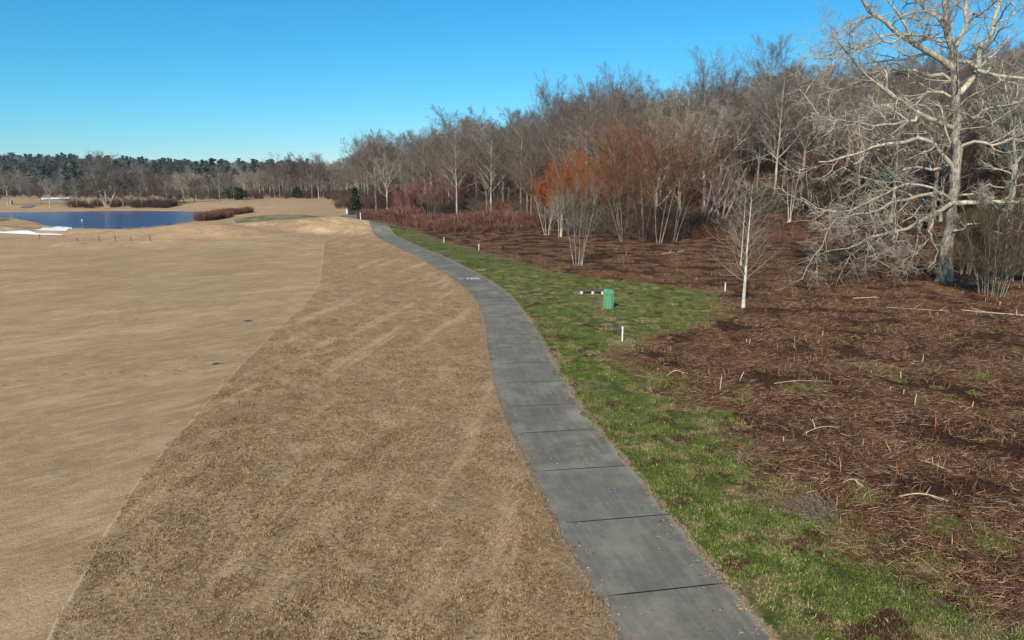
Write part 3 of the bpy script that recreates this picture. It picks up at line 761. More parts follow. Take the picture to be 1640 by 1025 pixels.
def finish(name, limbs, twigs, bark, twig, label, cat='tree', group=None, loc=(0, 0, 0)):
    root = link(name, None, loc=loc, label=label, cat=cat, group=group)
    link('trunk', tube_mesh('trunk', limbs, MAT[bark]), parent=root)
    link('crown', tube_mesh('crown', twigs, MAT[twig]), parent=root)
    return root

def hardwood(seed, h, kind, bark, twig, label, name='bare_tree', rm=.015, dens=1.0, loc=(0, 0, 0)):
    r = np.random.default_rng(seed)
    k = lambda n: max(1, int(round(n * dens)))
    if kind == 'upright':
        P, R = trunk_line(h * .93, h * .0125, r, (r.normal(0, .02), 0), 12, .03)
        A = children(P, R, k(24), r, (.32, .97), (46, 9), (.36, .2), .5, .5, .03, 7, .09, .09)
        B = children(*A, k(9), r, (.12, 1), (34, 9), (.48, .2), .35, .6, rm * 1.2, 6, .13, .06)
        C = children(*B, k(7), r, (.1, 1), (28, 9), (.55, .2), .3, .7, rm * .9, 4, .14, .07, .5)
        D = children(*C, 3, r, (.1, .9), (24, 9), (.75, .2), .2, .8, rm * .7, 3, .12, .07, .5)
    elif kind == 'spread':
        P0, R0 = trunk_line(h * .42, h * .019, r, (r.normal(0, .05), 0), 7, .03, .75)
        P = extend(np.repeat(P0[:, -1], 5, 0), np.stack([np.cos(np.arange(5) * 1.26 + seed) * .6, np.sin(np.arange(5) * 1.26 + seed) * .6, np.full(5, .9)], 1) / 1.08, np.full(5, h * .62) * r.uniform(.8, 1.05, 5), 9, r, .04, .12)
        R = np.repeat(R0[:, -1:], 5, 0) * .68 * np.linspace(1, .15, 9)[None]
        LA = children(P0, R0, 3, r, (.6, .95), (65, 10), (.8, .2), .2, .4, .04, 7, .06, .12)
        A = children(P, R, k(8), r, (.15, 1), (48, 12), (.42, .2), .4, .6, .03, 6, .06, .14)
        A = (np.concatenate([A[0], LA[0][:, :6]]), np.concatenate([A[1], LA[1][:, :6]]))
        B = children(*A, k(7), r, (.2, 1), (44, 12), (.42, .2), .4, .65, rm * 1.2, 5, .05, .16)
        C = children(*B, k(6), r, (.1, 1), (38, 12), (.55, .2), .3, .7, rm, 4, .07, .12, .45)
        D = children(*C, 3, r, (.1, .9), (36, 12), (.7, .2), .2, .8, rm * .8, 3, .05, .12, .4)
        return finish(name, [(P0, R0, 7), (P, R, 5), (A[0], A[1], 4), (B[0], B[1], 3)], [(C[0], C[1], 3), (D[0], D[1], 3)], bark, twig, label, loc=loc)
    elif kind == 'slim':
        P, R = trunk_line(h * .96, h * .010, r, (r.normal(0, .03), 0), 12, .04)
        A = children(P, R, k(24), r, (.25, .98), (55, 10), (.26, .2), .45, .45, .025, 6, .08, .12)
        B = children(*A, k(7), r, (.15, 1), (42, 12), (.42, .2), .4, .6, rm * 1.1, 5, .07, .14)
        C = children(*B, k(6), r, (.1, 1), (36, 10), (.55, .2), .3, .7, rm, 4, .09, .10, .4)
        D = children(*C, 3, r, (.1, .9), (32, 10), (.7, .2), .2, .8, rm * .8, 3, .08, .10, .4)
    return finish(name, [(P, R, 7), (A[0], A[1], 4), (B[0], B[1], 3)], [(C[0], C[1], 3), (D[0], D[1], 3)], bark, twig, label, loc=loc)

def multistem(seed, h, stems, bark, twig, label, name='multi_stem_tree', spread=.25, r0=.09, k2=10, k3=6, k4=4, rm=.011, cat='tree', bare=.35, base_r=.35, loc=(0, 0, 0), up=.10, leans=None, wide=0):
    r = np.random.default_rng(seed); Ps, Rs = [], []
    for i in range(stems):
        a = r.uniform(0, 2 * PI); le = spread * r.uniform(.35, 1)
        lx, ly = (le * math.cos(a), le * math.sin(a)) if leans is None else (leans[i % len(leans)], r.normal(0, .08))
        P, R = trunk_line(h * r.uniform(.8, 1.0), r0 * r.uniform(.7, 1.15), r, (lx, ly), 9, .05, .2, (base_r * lx / max(spread, .01), base_r * math.sin(a)), .015)
        Ps.append(P); Rs.append(R)
    P = np.concatenate(Ps); R = np.concatenate(Rs)
    A = children(P, R, k2, r, (bare, 1), (34 + 12 * wide, 10), (.30 + .06 * wide, .25), .35, .45, rm * 1.6, 6, up * (1 - .4 * wide), .10 + .03 * wide)
    B = children(*A, k3, r, (.15, 1), (30, 10), (.45, .2), .3, .65, rm * 1.2, 5, up, .10, .3)
    C = children(*B, k4, r, (.2, 1), (26, 10), (.6, .2), .2, .8, rm, 4, up * .8, .10, .35)
    return finish(name, [(P, R, 6), (A[0], A[1], 4)], [(B[0], B[1], 3), (C[0], C[1], 3)], bark, twig, label, cat, loc=loc)

def shrub_src(seed, h, n, mat, rm=.012, spread=.6, k2=6, k3=4, rad=.8):
    r = np.random.default_rng(seed); a = r.uniform(0, 2 * PI, n); q = r.uniform(0, 1, n)
    p = np.stack([rad * q * np.cos(a), rad * q * np.sin(a), np.full(n, -.1)], 1)
    d = np.stack([spread * np.cos(a) * r.uniform(.2, 1, n), spread * np.sin(a) * r.uniform(.2, 1, n), np.ones(n)], 1); d /= np.linalg.norm(d, axis=1)[:, None]
    P = extend(p, d, h * r.uniform(.6, 1.05, n), 6, r, .0, .16); R = rm * 2 * np.linspace(1, .4, 6)[None] * np.ones((n, 1))
    A = children(P, R, k2, r, (.2, 1), (40, 12), (.45, .2), .4, .7, rm, 4, .03, .18)
    B = children(*A, k3, r, (.2, 1), (40, 12), (.5, .2), .3, .8, rm * .8, 3, .02, .2, .2)
    return tube_mesh('shrub', [(P, R, 3), (A[0], A[1], 3), (B[0], B[1], 3)], MAT[mat])

# ---- prototypes of the wood: (root, height)
WL = 'in the leafless wood on the right hillside'
protos = [
    (hardwood(101, 24, 'upright', 'bark_grey', 'twig_bluish', 'x'), 24, 'tall straight slate grey tree'),
    (hardwood(102, 22, 'upright', 'bark_pale', 'twig_grey', 'x'), 22, 'tall pale trunked bare tree'),
    (hardwood(103, 20, 'spread', 'bark_grey', 'twig_grey', 'x'), 20, 'broad grey limbed bare tree'),
    (hardwood(104, 18, 'spread', 'bark_pale', 'twig_pale', 'x'), 18, 'broad pale limbed bare tree'),
    (hardwood(105, 21, 'slim', 'bark_brown', 'twig_brown', 'x'), 21, 'slender brown bare tree'),
    (hardwood(106, 19, 'slim', 'bark_grey', 'twig_grey', 'x'), 19, 'slender bushy grey tree'),
    (hardwood(107, 17, 'spread', 'bark_brown', 'twig_brown', 'x'), 17, 'round headed brown bare tree'),
    (hardwood(108, 23, 'upright', 'bark_brown', 'twig_grey', 'x'), 23, 'tall bare tree with fanned twigs'),
]
def place(i, x, y, sc, rz, extra, group, z=None):
    root, h, desc = protos[i]
    lab = desc + ' ' + extra
    if len(lab.split()) > 16: lab = lab.replace(' the ', ' ', 1)
    if root.get('used') is None:
        root['used'] = 1; root.location = (x, y, terr1(x, y) if z is None else z); root.rotation_euler = (0, 0, rz); root.scale = (sc, sc, sc)
        root['label'] = lab; root['group'] = group; return root
    o = copy_tree(root, (x, y, terr1(x, y) if z is None else z), rz, sc, lab, group); return o

r = np.random.default_rng(77)
taken = []
def free(x, y, s):
    return all((x - a) ** 2 + (y - b) ** 2 > s * s for a, b in taken)
# named skyline trees: (px of trunk, px height of the top, depth)
for i, (px, top, Y, pi_, ex) in enumerate([
    (714, 178, 168, 4, 'standing clear above the wood edge left of the dome shaped tree'),
    (600, 214, 200, 1, 'at the far left corner of the hillside wood'),
    (640, 216, 185, 5, 'beside the far end of the cart path wood edge'),
    (805, 174, 150, 2, 'forming a dome left of the tallest crowns'),
    (888, 140, 158, 7, 'behind the left edge of the orange thicket'),
    (985, 114, 160, 0, 'highest crown above the orange thicket'),
    (945, 132, 166, 1, 'just left of the highest crown above the thicket'),
    (1034, 126, 165, 5, 'just right of the highest crown above the thicket'),
    (1132, 88, 150, 0, 'on the skyline between the thicket and the lichen tree'),
    (1165, 118, 158, 7, 'beside the skyline crown right of the thicket'),
    (1236, 70, 138, 1, 'with long pale stem, left of the big lichen tree'),
    (1095, 185, 112, 3, 'right behind the orange thicket'),
    (1318, 105, 150, 2, 'behind the outermost left twigs of the lichen tree'),
    (845, 245, 128, 6, 'behind the maroon shrubs at the wood edge')]):
    x = (px - 820) / F * Y * (1 / math.cos(PITCH)) * .985; z = terr1(x, Y)
    T = pix_depth(px, top, Y); x = T[0]; h = T[2] - terr1(x, Y)
    place(pi_, x, Y, h / protos[pi_][1], r.uniform(0, 6.28), ex, 'leafless trees of the hillside wood'); taken.append((x, Y))

def px_of(x, y, z):
    cp, sp = math.cos(PITCH), math.sin(PITCH); zz = z - CAM_H
    f = y * cp - zz * sp; up = y * sp + zz * cp
    return 820 + F * x / f, 512.5 - F * up / f
# top line of the wood in the photograph keeps the random trees from rising above it
top_px = np.array([(520, 258), (560, 232), (590, 212), (640, 208), (690, 200), (740, 190), (790, 174), (850, 172), (900, 152), (960, 136), (1020, 142), (1080, 136), (1130, 120), (1200, 114), (1260, 98), (1320, 100), (1380, 92), (1500, 88), (1560, 70), (1640, 58), (1800, 45)])
REG = [(590, 'at the left corner of the wood'), (640, 'above the path end'), (700, 'behind the cane bank'), (760, 'behind the big maroon bush'), (820, 'under the dome shaped crowns'), (870, 'behind the pinkish bush'),
       (930, 'behind the orange bushes'), (990, 'behind the left thicket'), (1050, 'behind the middle thicket'), (1110, 'behind the right thicket'), (1170, 'above the leaning trees'), (1230, 'behind the young white tree'),
       (1300, 'above the two stemmed sapling'), (1370, 'left of the lichen tree'), (1450, 'through the lichen tree limbs'), (1540, 'behind the lichen tree trunk'), (1640, 'above the olive bushes'), (9999, 'beyond the right edge')]
def region_words(px, Y, h):
    d = hill_d((px - 820) / F * Y, Y)
    row = 'low on the slope' if d < 25 else 'midway up the slope' if d < 65 else 'high on the slope'
    return row + ' ' + [w for a, w in REG if px < a][0]
cnt = 0; tries = 0
while cnt < 268 and tries < 60000:
    tries += 1
    Y = r.uniform(72, 330); px = r.uniform(520, 1720); x = (px - 820) / F * Y
    d = hill_d(x, Y)
    if x < float(xwood(Y)) + 3 and Y > 120: continue
    if d < (8 if px > 1100 else -12 if px < 860 else -4): continue
    if d > 150: continue
    if Y > 245 and px > 760: continue
    if Y < 100 and px < 1120: continue
    if Y < 118 and px > 1080 and px < 1420 and d < 26: continue
    if px > 1380 and Y < 84: continue
    sp = 4.6 + max(0, Y - 120) * .02
    if not free(x, Y, sp): continue
    z = terr1(x, Y); lim = np.interp(px, top_px[:, 0], top_px[:, 1]) + 4 + r.uniform(0, 1) ** 1.5 * 44
    hmax = pix_depth(px, lim, Y)[2] - z
    i = int(r.choice(8, p=[.12, .13, .14, .12, .15, .14, .12, .08])); h = protos[i][1] * r.uniform(.75, 1.28 if d > 12 else 1.1)
    if hmax < 9: continue
    h = min(h, hmax)
    taken.append((x, Y)); place(i, x, Y, h / protos[i][1], r.uniform(0, 6.28), region_words(px, Y, h), 'leafless trees of the hillside wood'); cnt += 1

# ---- the wood further back and the far hills: uncountable masses
tree_src = [src('wood_tree', None) for _ in range(0)]
def low_tree(seed, h, mat_t, mat_b, kind='spread'):
    r_ = np.random.default_rng(seed)
    P, R = trunk_line(h * .9, h * .012, r_, (0, 0), 6, .04, .2)
    A = children(P, R, 16, r_, (.3, .98), (45, 10), (.34, .2), .5, .5, .05, 5, .08, .12)
    B = children(*A, 7, r_, (.15, 1), (40, 10), (.45, .2), .4, .6, .035, 4, .07, .15)
    C = children(*B, 4, r_, (.2, 1), (38, 10), (.6, .2), .3, .7, .03, 3, .05, .15, .6)
    v1, f1 = tubes(P, R, 4); v2, f2 = tubes(A[0], A[1], 3); v3, f3 = tubes(B[0], B[1], 3); v4, f4 = tubes(C[0], C[1], 3)
    o1 = len(v1); o2 = o1 + len(v2); o3 = o2 + len(v3)
    me = mesh_np('wood_tree', np.concatenate([v1, v2, v3, v4]), np.concatenate([f1, f2 + o1, f3 + o2, f4 + o3]), [MAT[mat_b], MAT[mat_t]])
    n1 = len(f1) + len(f2); mi = np.concatenate([np.zeros(n1), np.ones(len(f3) + len(f4))]).astype(np.int32); me.polygons.foreach_set('material_index', mi)
    return me
def leaf_cloud(seed, h, w, n, size, mat, shape='cone', trunk=True):
    r_ = np.random.default_rng(seed); t = r_.uniform(.12, 1, n); a = r_.uniform(0, 2 * PI, n)
    prof = (1 - t) ** .8 * w if shape == 'cone' else w * np.sqrt(np.maximum(0, 1 - ((t - .52) / .50) ** 2))
    q = np.sqrt(r_.uniform(.15, 1, n)) * prof * (1 + .25 * np.sin(a * 3 + t * 20))
    c = np.stack([q * np.cos(a), q * np.sin(a), t * h], 1)
    e1 = r_.normal(0, 1, (n, 3)); e1 /= np.linalg.norm(e1, axis=1)[:, None]; e2 = r_.normal(0, 1, (n, 3)); e2[:, 2] *= .4
    s = size * r_.uniform(.6, 1.4, n)[:, None]
    V = np.stack([c - e1 * s, c + e1 * s, c + e2 * s], 1).reshape(-1, 3)
    return mesh_np('foliage', V, np.arange(n * 3).reshape(-1, 3), MAT[mat])
wsrc = [src('wood_tree', low_tree(200 + i, h, t, b)) for i, (h, t, b) in enumerate([(17, 'twig_grey', 'bark_grey'), (19, 'twig_pale', 'bark_pale'), (16, 'twig_brown', 'bark_brown'), (18, 'twig_bluish', 'bark_grey')])]
esrc = [src('far_pine', leaf_cloud(210 + i, h, w, 420, .9, 'far_ever', s)) for i, (h, w, s) in enumerate([(14, 4.6, 'ball'), (16, 4.2, 'cone'), (13, 5, 'ball')])]
r = np.random.default_rng(78)
# back rows of the hillside wood
out = []
while len(out) < 1100:
    Y = r.uniform(150, 420); px = r.uniform(480, 1760); x = (px - 820) / F * Y
    if x < float(xwood(Y)) + 8: continue
    d = hill_d(x, Y)
    if d < 30: continue
    z = terr1(x, Y); lim = np.interp(px, top_px[:, 0], top_px[:, 1]) + 14 + r.uniform(2, 34)
    hm = pix_depth(px, lim, Y)[2] - z
    if hm < 5: continue
    out.append((x, Y, z, min(1.1, hm / 18.) * r.uniform(.85, 1)))
out = np.array(out)
scatter('hillside_back_wood', out[:, :3], r.uniform(0, 6.28, len(out)), out[:, 3], r.integers(0, 4, len(out)), wsrc, 'mass of leafless trees filling the back of the hillside', 'woodland')
# understory among the hillside trees
usrc = [src('understory', shrub_src(230 + i, 3.6, 26, m_, .016, .8)) for i, m_ in enumerate(['twig_dark', 'twig_dark', 'twig_brown', 'twig_grey', 'twig_dark', 'twig_rust'])]
out = []
while len(out) < 1500:
    Y = r.uniform(84, 260); px = r.uniform(540, 1760); x = (px - 820) / F * Y
    if Y > 120 and x < float(xwood(Y)) + 4: continue
    d = hill_d(x, Y)
    if d < (16 if px > 1080 else -10) or (Y < 105 and px < 1080) or d > 120: continue
    out.append((x, Y, terr1(x, Y)))
for _ in range(70):
    px = r.uniform(925, 1140); py = np.interp(px, [925, 1000, 1060, 1140], [372, 384, 386, 376]) + r.normal(-3, 3); x, y, z = pix_ground(px, py); out.append((x, y + 1, terr1(x, y + 1) - .9))
out = np.array(out)
scatter('understory_brush', out, r.uniform(0, 6.28, len(out)), r.uniform(.5, 1.5, len(out)), r.integers(0, 6, len(out)), usrc, 'tangle of leafless undergrowth below the hillside trees', 'brush')

# ---- left: trees beyond the pond
LG = 'leafless trees beyond the pond'
def left_tree(px, base, top, pi_, ex, Y=None):
    if Y is None: x, Y, z = pix_ground(px, base)
    T = pix_depth(px, top, Y); z = terr1(T[0], Y)
    return place(pi_, T[0], Y, max(.3, (T[2] - z) / protos[pi_][1]), r.uniform(0, 6.28), ex, LG)
spots = [(118, 333, 285, 1), (75, 332, 290, 3), (5, 328, 268, 3), (44, 331, 285, 5), (95, 334, 288, 5), (152, 332, 283, 6), (205, 332, 270, 3), (216, 332, 275, 4), (222, 333, 268, 5), (232, 332, 272, 7),
         (242, 332, 270, 4), (252, 331, 276, 6), (262, 331, 272, 5), (135, 332, 284, 4), (192, 332, 276, 6), (60, 330, 280, 4), (-20, 330, 265, 2), (290, 325, 276, 3), (308, 324, 282, 6), (348, 322, 268, 1), (372, 323, 288, 5)]
for q, (px, b, t, pi_) in enumerate(spots):
    left_tree(px, b, t, pi_, ['on the far bank of the pond', 'in the row behind the pond', 'beyond the pond left of the big forked tree', 'beyond the pond right of the big forked tree'][(q % 2) + 2 * 0 if px < 60 else (2 if px < 170 else 3)])
for q in range(46):
    px = 300 + 265 * (q + r.uniform(0, 1)) / 46; Y = r.uniform(262, 320); top = np.interp(px, [300, 400, 440, 470, 500, 530, 565], [286, 274, 254, 248, 246, 262, 268]) + r.uniform(-2, 18)
    left_tree(px, 0, top, int(r.choice([1, 2, 3, 5, 6, 4])), ['just right of the pond, across the golf ground', 'in the tree line behind the pond reeds', 'in the tree line behind the green turf patch', 'under the highest crowns of the far tree line', 'in the far tree line left of the cedar', 'in the far tree line beside the cedar'][int((px - 300) / 45)], Y)
for q in range(34):
    px = -60 + 380 * (q + r.uniform(0, 1)) / 34; Y = r.uniform(290, 370); left_tree(px, 0, r.uniform(282, 298), int(r.choice([1, 2, 3, 5, 6, 4])), 'in the dark tree line behind the pond' if px > 210 else 'behind the big forked tree' if px > 130 else 'behind the far white bunker' if px > 40 else 'in the tree line at the left edge', Y)
# big forked tree on the pond bank
rr_ = np.random.default_rng(300)
bx, bY, bz = pix_ground(171, 332)
hT = pix_depth(171, 248, bY)[2] - bz
P1 = extend(np.array([[0, 0, -.3], [.6, 0, -.3], [0, 0, -.3]]), np.array([[-.30, 0, .96], [.42, .1, .9], [.02, .1, 1]]), np.array([hT * .78, hT * .72, hT * .85]), 9, rr_, .03, .05); R1 = np.linspace(.58, .10, 9)[None] * np.array([[1], [.85], [.8]])
A = children(P1, R1, 14, rr_, (.32, 1), (50, 10), (.52, .2), .35, .5, .06, 8, .05, .09)
B = children(*A, 8, rr_, (.15, 1), (42, 10), (.45, .2), .35, .6, .04, 6, .05, .12)
C = children(*B, 6, rr_, (.2, 1), (40, 10), (.5, .2), .3, .7, .03, 4, .04, .15)
D = children(*C, 3, rr_, (.2, 1), (38, 10), (.6, .2), .2, .8, .024, 3, .03, .15)
finish('forked_tree', [(P1, R1, 7), (A[0], A[1], 5)], [(B[0], B[1], 3), (C[0], C[1], 3), (D[0], D[1], 3)], 'bark_grey', 'twig_grey', 'large forked leafless tree on the far bank of the pond', loc=(bx, bY, bz))

# far woods: bare and evergreen crowns over the far hills
out = []; ev = []
while len(out) < 2600:
    Y = 330 * (1000 / 330) ** r.uniform(0, 1); px = r.uniform(-260, 640); x = (px - 820) / F * Y
    if x > float(xwood(Y)) + 40: continue
    if 330 < Y < 385 and px < 120 and px > 20: continue
    e = px < 500 and r.uniform() < (.06 + .42 * sstep(480, 760, Y) * (wave(np.array([x]), np.array([Y]), .02, 51)[0] > -.35) )
    (ev if e else out).append((x, Y, terr1(x, Y)))
out = np.array(out); ev = np.array(ev)
scatter('far_bare_wood', out, r.uniform(0, 6.28, len(out)), r.uniform(.7, 1.0, len(out)) * (.55 + .3 * sstep(450, 700, out[:, 1]) + .25 * sstep(-150, -60, out[:, 0]) * (out[:, 1] < 420)), r.integers(0, 4, len(out)), wsrc, 'distant grey leafless woodland on the low hills', 'woodland')
scatter('far_evergreen_wood', ev, r.uniform(0, 6.28, len(ev)), r.uniform(.75, 1.1, len(ev)), r.integers(0, 3, len(ev)), esrc, 'distant dark green pines on the low hills', 'woodland')
out = []
for _ in range(420):
    px = r.uniform(-120, 570); Y = r.uniform(255, 330) if px > 290 else r.uniform(262, 330)
    if 20 < px < 270 and Y < 285: continue
    out.append(((px - 820) / F * Y, Y, terr1((px - 820) / F * Y, Y)))
for _ in range(90):
    Y = 190 * (325 / 190) ** r.uniform(); x = float(xwood(Y)) + r.normal(1.0, 2.0); out.append((x, Y, terr1(x, Y) - .2))
for _ in range(60):
    px = r.choice([r.uniform(100, 190), r.uniform(205, 265), r.uniform(205, 265)]); x, Y, z = pix_ground(px, 333.5); Y += r.uniform(0, 6); out.append((x, Y, terr1(x, Y) - .4))
out = np.array(out)
scatter('far_undergrowth', out, r.uniform(0, 6.28, len(out)), r.uniform(.45, 1.0, len(out)), r.choice([1, 2, 2, 0], len(out)), usrc, 'dark undergrowth along the far tree lines', 'brush')

# ------------------------------------------------------------------ red brown thicket along the wood edge
csrc = [src('cane_clump', blades(240, 1.5, (1.2, 2.7), (.018, .036), (.0, .7), MAT['b_cane'], 400 + i, .35, 0, 0, None, 4)) for i in range(4)]
hedge_px = [(578, 349, 0), (600, 351, 0), (640, 360, 6), (672, 370, 9), (700, 372, 12), (740, 372, 14), (790, 370, 16), (835, 368, 14), (872, 362, 10)]
out = []
for _ in range(1150):
    u_ = r.uniform(0, len(hedge_px) - 1.001); i = int(u_); f = u_ - i
    px = hedge_px[i][0] * (1 - f) + hedge_px[i + 1][0] * f; py = hedge_px[i][1] * (1 - f) + hedge_px[i + 1][1] * f
    x, y = pix_plane(px, py); dep = r.uniform(0, 1) ** .9 * (10 + (130 - y) * .22)
    d_ = np.array([x, y]) / math.hypot(x, y); x += d_[0] * dep + .3; y += d_[1] * dep
    out.append((x, y, terr1(x, y), .45 + .55 * min(1, dep / 7)))
out = np.array(out)
out = out[wave(out[:, 0], out[:, 1], .35, 61) > -.9]
scatter('cane_thicket', out[:, :3], r.uniform(0, 6.28, len(out)), out[:, 3] * r.uniform(.35, 1.15, len(out)) * (1 + .3 * wave(out[:, 0], out[:, 1], .3, 62)), r.integers(0, 4, len(out)), csrc, 'red brown dead canes massed along the wood edge', 'brush')
# rusty ground growth on the lower hillside at the right
out = []
while len(out) < 420:
    px = r.uniform(1130, 1700); Y = r.uniform(62, 125); x = (px - 820) / F * Y
    d = hill_d(x, Y)
    if d < -16 or (px < 1420 and d < -6): continue
    out.append((x, Y, terr1(x, Y)))
out = np.array(out)
scatter('low_cane_growth', out, r.uniform(0, 6.28, len(out)), r.uniform(.18, .42, len(out)), r.integers(0, 4, len(out)), csrc, 'low rusty dead growth on the foot of the hillside', 'brush')
# grass tufts and reeds by the pond
out = []
for _ in range(170):
    px = r.choice([r.uniform(316, 345), r.uniform(345, 385), r.uniform(318, 330), r.uniform(318, 350)]); py = np.interp(px, [316, 330, 345, 412], [352, 350, 345.5, 339]); x, y = pix_plane(px, py, -.5); y += r.uniform(0, 10); x += r.uniform(-1, 1)
    out.append((x, y, terr1(x, y)))
out = np.array(out)
scatter('pond_reeds', out, r.uniform(0, 6.28, len(out)), r.uniform(.2, .85, len(out)), r.integers(0, 4, len(out)), csrc, 'brown reeds and briars at the right end of the pond', 'reeds')
out = []
for _ in range(160):
    i = r.integers(6, 12); f = r.uniform(); a = pond[i] * (1 - f) + pond[i + 1] * f; n_ = a - cen; n_ /= np.linalg.norm(n_)
    a = a + n_ * r.uniform(-.3, 1.2); out.append((a[0], a[1], terr1(a[0], a[1])))
out = np.array(out); tall = [src('tall_straw', blades(120, .8, (.4, .9), (.01, .02), (0, .7), MAT['b_rough'], 420, .3, 0, 0, None, 3))]
scatter('bank_straw', out, r.uniform(0, 6.28, len(out)), r.uniform(.3, .8, len(out)), np.zeros(len(out)), tall, 'tan straw along the near bank of the pond', 'grass')

# ------------------------------------------------------------------ shrubs and trees in front of the wood
def at_px(px, py): return pix_ground(px, py)
def height_to(px, top, Y, z): return pix_depth(px, top, Y)[2] - z
# orange twigged clumps
for q, (px, py, top, st, tw, lab, leans) in enumerate([
    (1000, 387, 212, 4, 'twig_rust', 'orange brown multi stem tree whose pale stems lean left, left end of the thicket', (-.30, -.22, -.10, -.16)),
    (1030, 386, 208, 4, 'twig_rust', 'rusty multi stem tree with near upright stems in middle of the thicket', (-.08, .10, -.03, -.2)),
    (1054, 390, 214, 3, 'twig_rust', 'rust twigged tree with two straight pale stems in the thicket, front row', (-.03, .05, .2)),
    (1076, 388, 222, 3, 'twig_rust', 'rust brown twigged tree with stems leaning right at right end of thicket', (.16, .28, .08)),
    (1012, 382, 226, 4, 'twig_rust', 'orange brown multi stem tree in the back row of the thicket', (-.12, .02, .14, -.28))]):
    x, y, z = at_px(px, py); h = height_to(px, top, y, z)
    multistem(500 + q, h, st, 'bark_tan', tw, lab, 'thicket_tree', .25, .078, 15, 8, 5, .013, loc=(x, y, z), leans=leans, bare=.28, wide=1)
for q, (px, py, top, h_, tw, lab) in enumerate([
    (905, 372, 262, 0, 'twig_orange', 'bright orange twigged bush left of the leaning thicket stems'),
    (950, 366, 250, 0, 'twig_orange', 'taller orange twigged bush behind the small multi stem tree'),
    (878, 368, 285, 0, 'twig_orange', 'low fringe of orange twigs at left end of the orange bushes')]):
    x, y, z = at_px(px, py); h = height_to(px, top, y, z)
    multistem(520 + q, h, 9, 'bark_tan', tw, lab, 'orange_twig_bush', .42, .04, 10, 7, 5, .013, 'bush', .3, .9, loc=(x, y, z))
x, y, z = at_px(925, 426); multistem(530, height_to(925, 298, y, z), 5, 'bark_grey', 'twig_grey', 'small grey tree of several pale stems on the edge of the mown strip', 'multi_stem_tree', .2, .065, 13, 7, 4, .009, loc=(x, y, z), leans=(-.16, -.06, .16, .05, .2), bare=.25)
x, y, z = at_px(876, 377); multistem(531, height_to(876, 318, y, z), 6, 'bark_pale', 'twig_pale', 'low pale stemmed shrub left behind the small multi stem tree', 'multi_stem_shrub', .3, .06, 8, 5, 3, .010, 'shrub', loc=(x, y, z))
x, y, z = at_px(897, 380); multistem(532, height_to(897, 312, y, z), 5, 'bark_pale', 'twig_grey', 'upright pale stemmed shrub directly behind the small multi stem tree', 'multi_stem_shrub', .12, .07, 8, 5, 3, .010, 'shrub', loc=(x, y, z))
x, y, z = at_px(1263, 356); multistem(533, height_to(1263, 262, y, z), 3, 'bark_pale', 'twig_brown', 'thin two stemmed sapling on the brown slope right of the young white tree', 'sapling', .12, .11, 10, 6, 4, .011, loc=(x, y, z), leans=(.03, .14, -.05))
x, y, z = at_px(1376, 334); multistem(534, height_to(1376, 150, y, z), 1, 'bark_pale', 'twig_pale', 'slim pale trunked tree behind the drooping limbs of the lichen tree', 'slim_tree', .03, .19, 24, 7, 5, .013, loc=(x, y, z), bare=.25)
for q, (px, py, top, lab, st) in enumerate([(740, 345, 266, 'maroon twigged bush at the wood edge behind the cane bank', 10), (853, 352, 285, 'pinkish twigged bush left of the orange bushes', 10), (690, 345, 290, 'dull maroon bush left of the larger maroon bush', 8),
                                        (650, 345, 300, 'dark maroon bush near the far end of the path', 8)]):
    x, y, z = at_px(px, py); multistem(540 + q, height_to(px, top, y, z), st, 'bark_grey', 'twig_pink', lab, 'maroon_bush', .4, .06, 11, 7, 5, .018, 'bush', .2, 1.2, loc=(x, y, z))
# olive shrub beside the big tree
for q, (px, py, top, lab, tw, st, spr) in enumerate([(1588, 474, 330, 'olive brown bush of many thin pale stems right of the lichen tree', 'twig_olive', 16, .30), (1632, 452, 335, 'olive bush at the right edge behind the pale stemmed bush', 'twig_olive', 12, .35),
                                                 (1550, 440, 350, 'dusky olive bush against the foot of the lichen tree', 'twig_olive', 10, .3)]):
    if 'twig_olive' not in MAT: MAT['twig_olive'] = mat_twig('olive_twigs', (.085, .070, .035), (.16, .13, .07))
    x, y, z = at_px(px, py); multistem(550 + q, height_to(px, top, y, z), st, 'bark_grey', tw, lab, 'olive_bush', spr, .028, 12, 8, 4, .008, 'bush', .12, .7, loc=(x, y, z))
# leaning dark tangle right of the thicket
for q, (px, py, top, ln, lab) in enumerate([(1120, 372, 262, (.5, .35, .15), 'grey tree with long limbs leaning right beside the thicket'), (1155, 352, 262, (.4, -.3, .1), 'tangled dark tree between thicket and young white tree')]):
    x, y, z = at_px(px, py); multistem(560 + q, height_to(px, top, y, z), 3, 'bark_grey', 'twig_grey', lab, 'leaning_tree', .3, .2, 12, 7, 5, .013, loc=(x, y, z), leans=ln, bare=.15, up=.03)

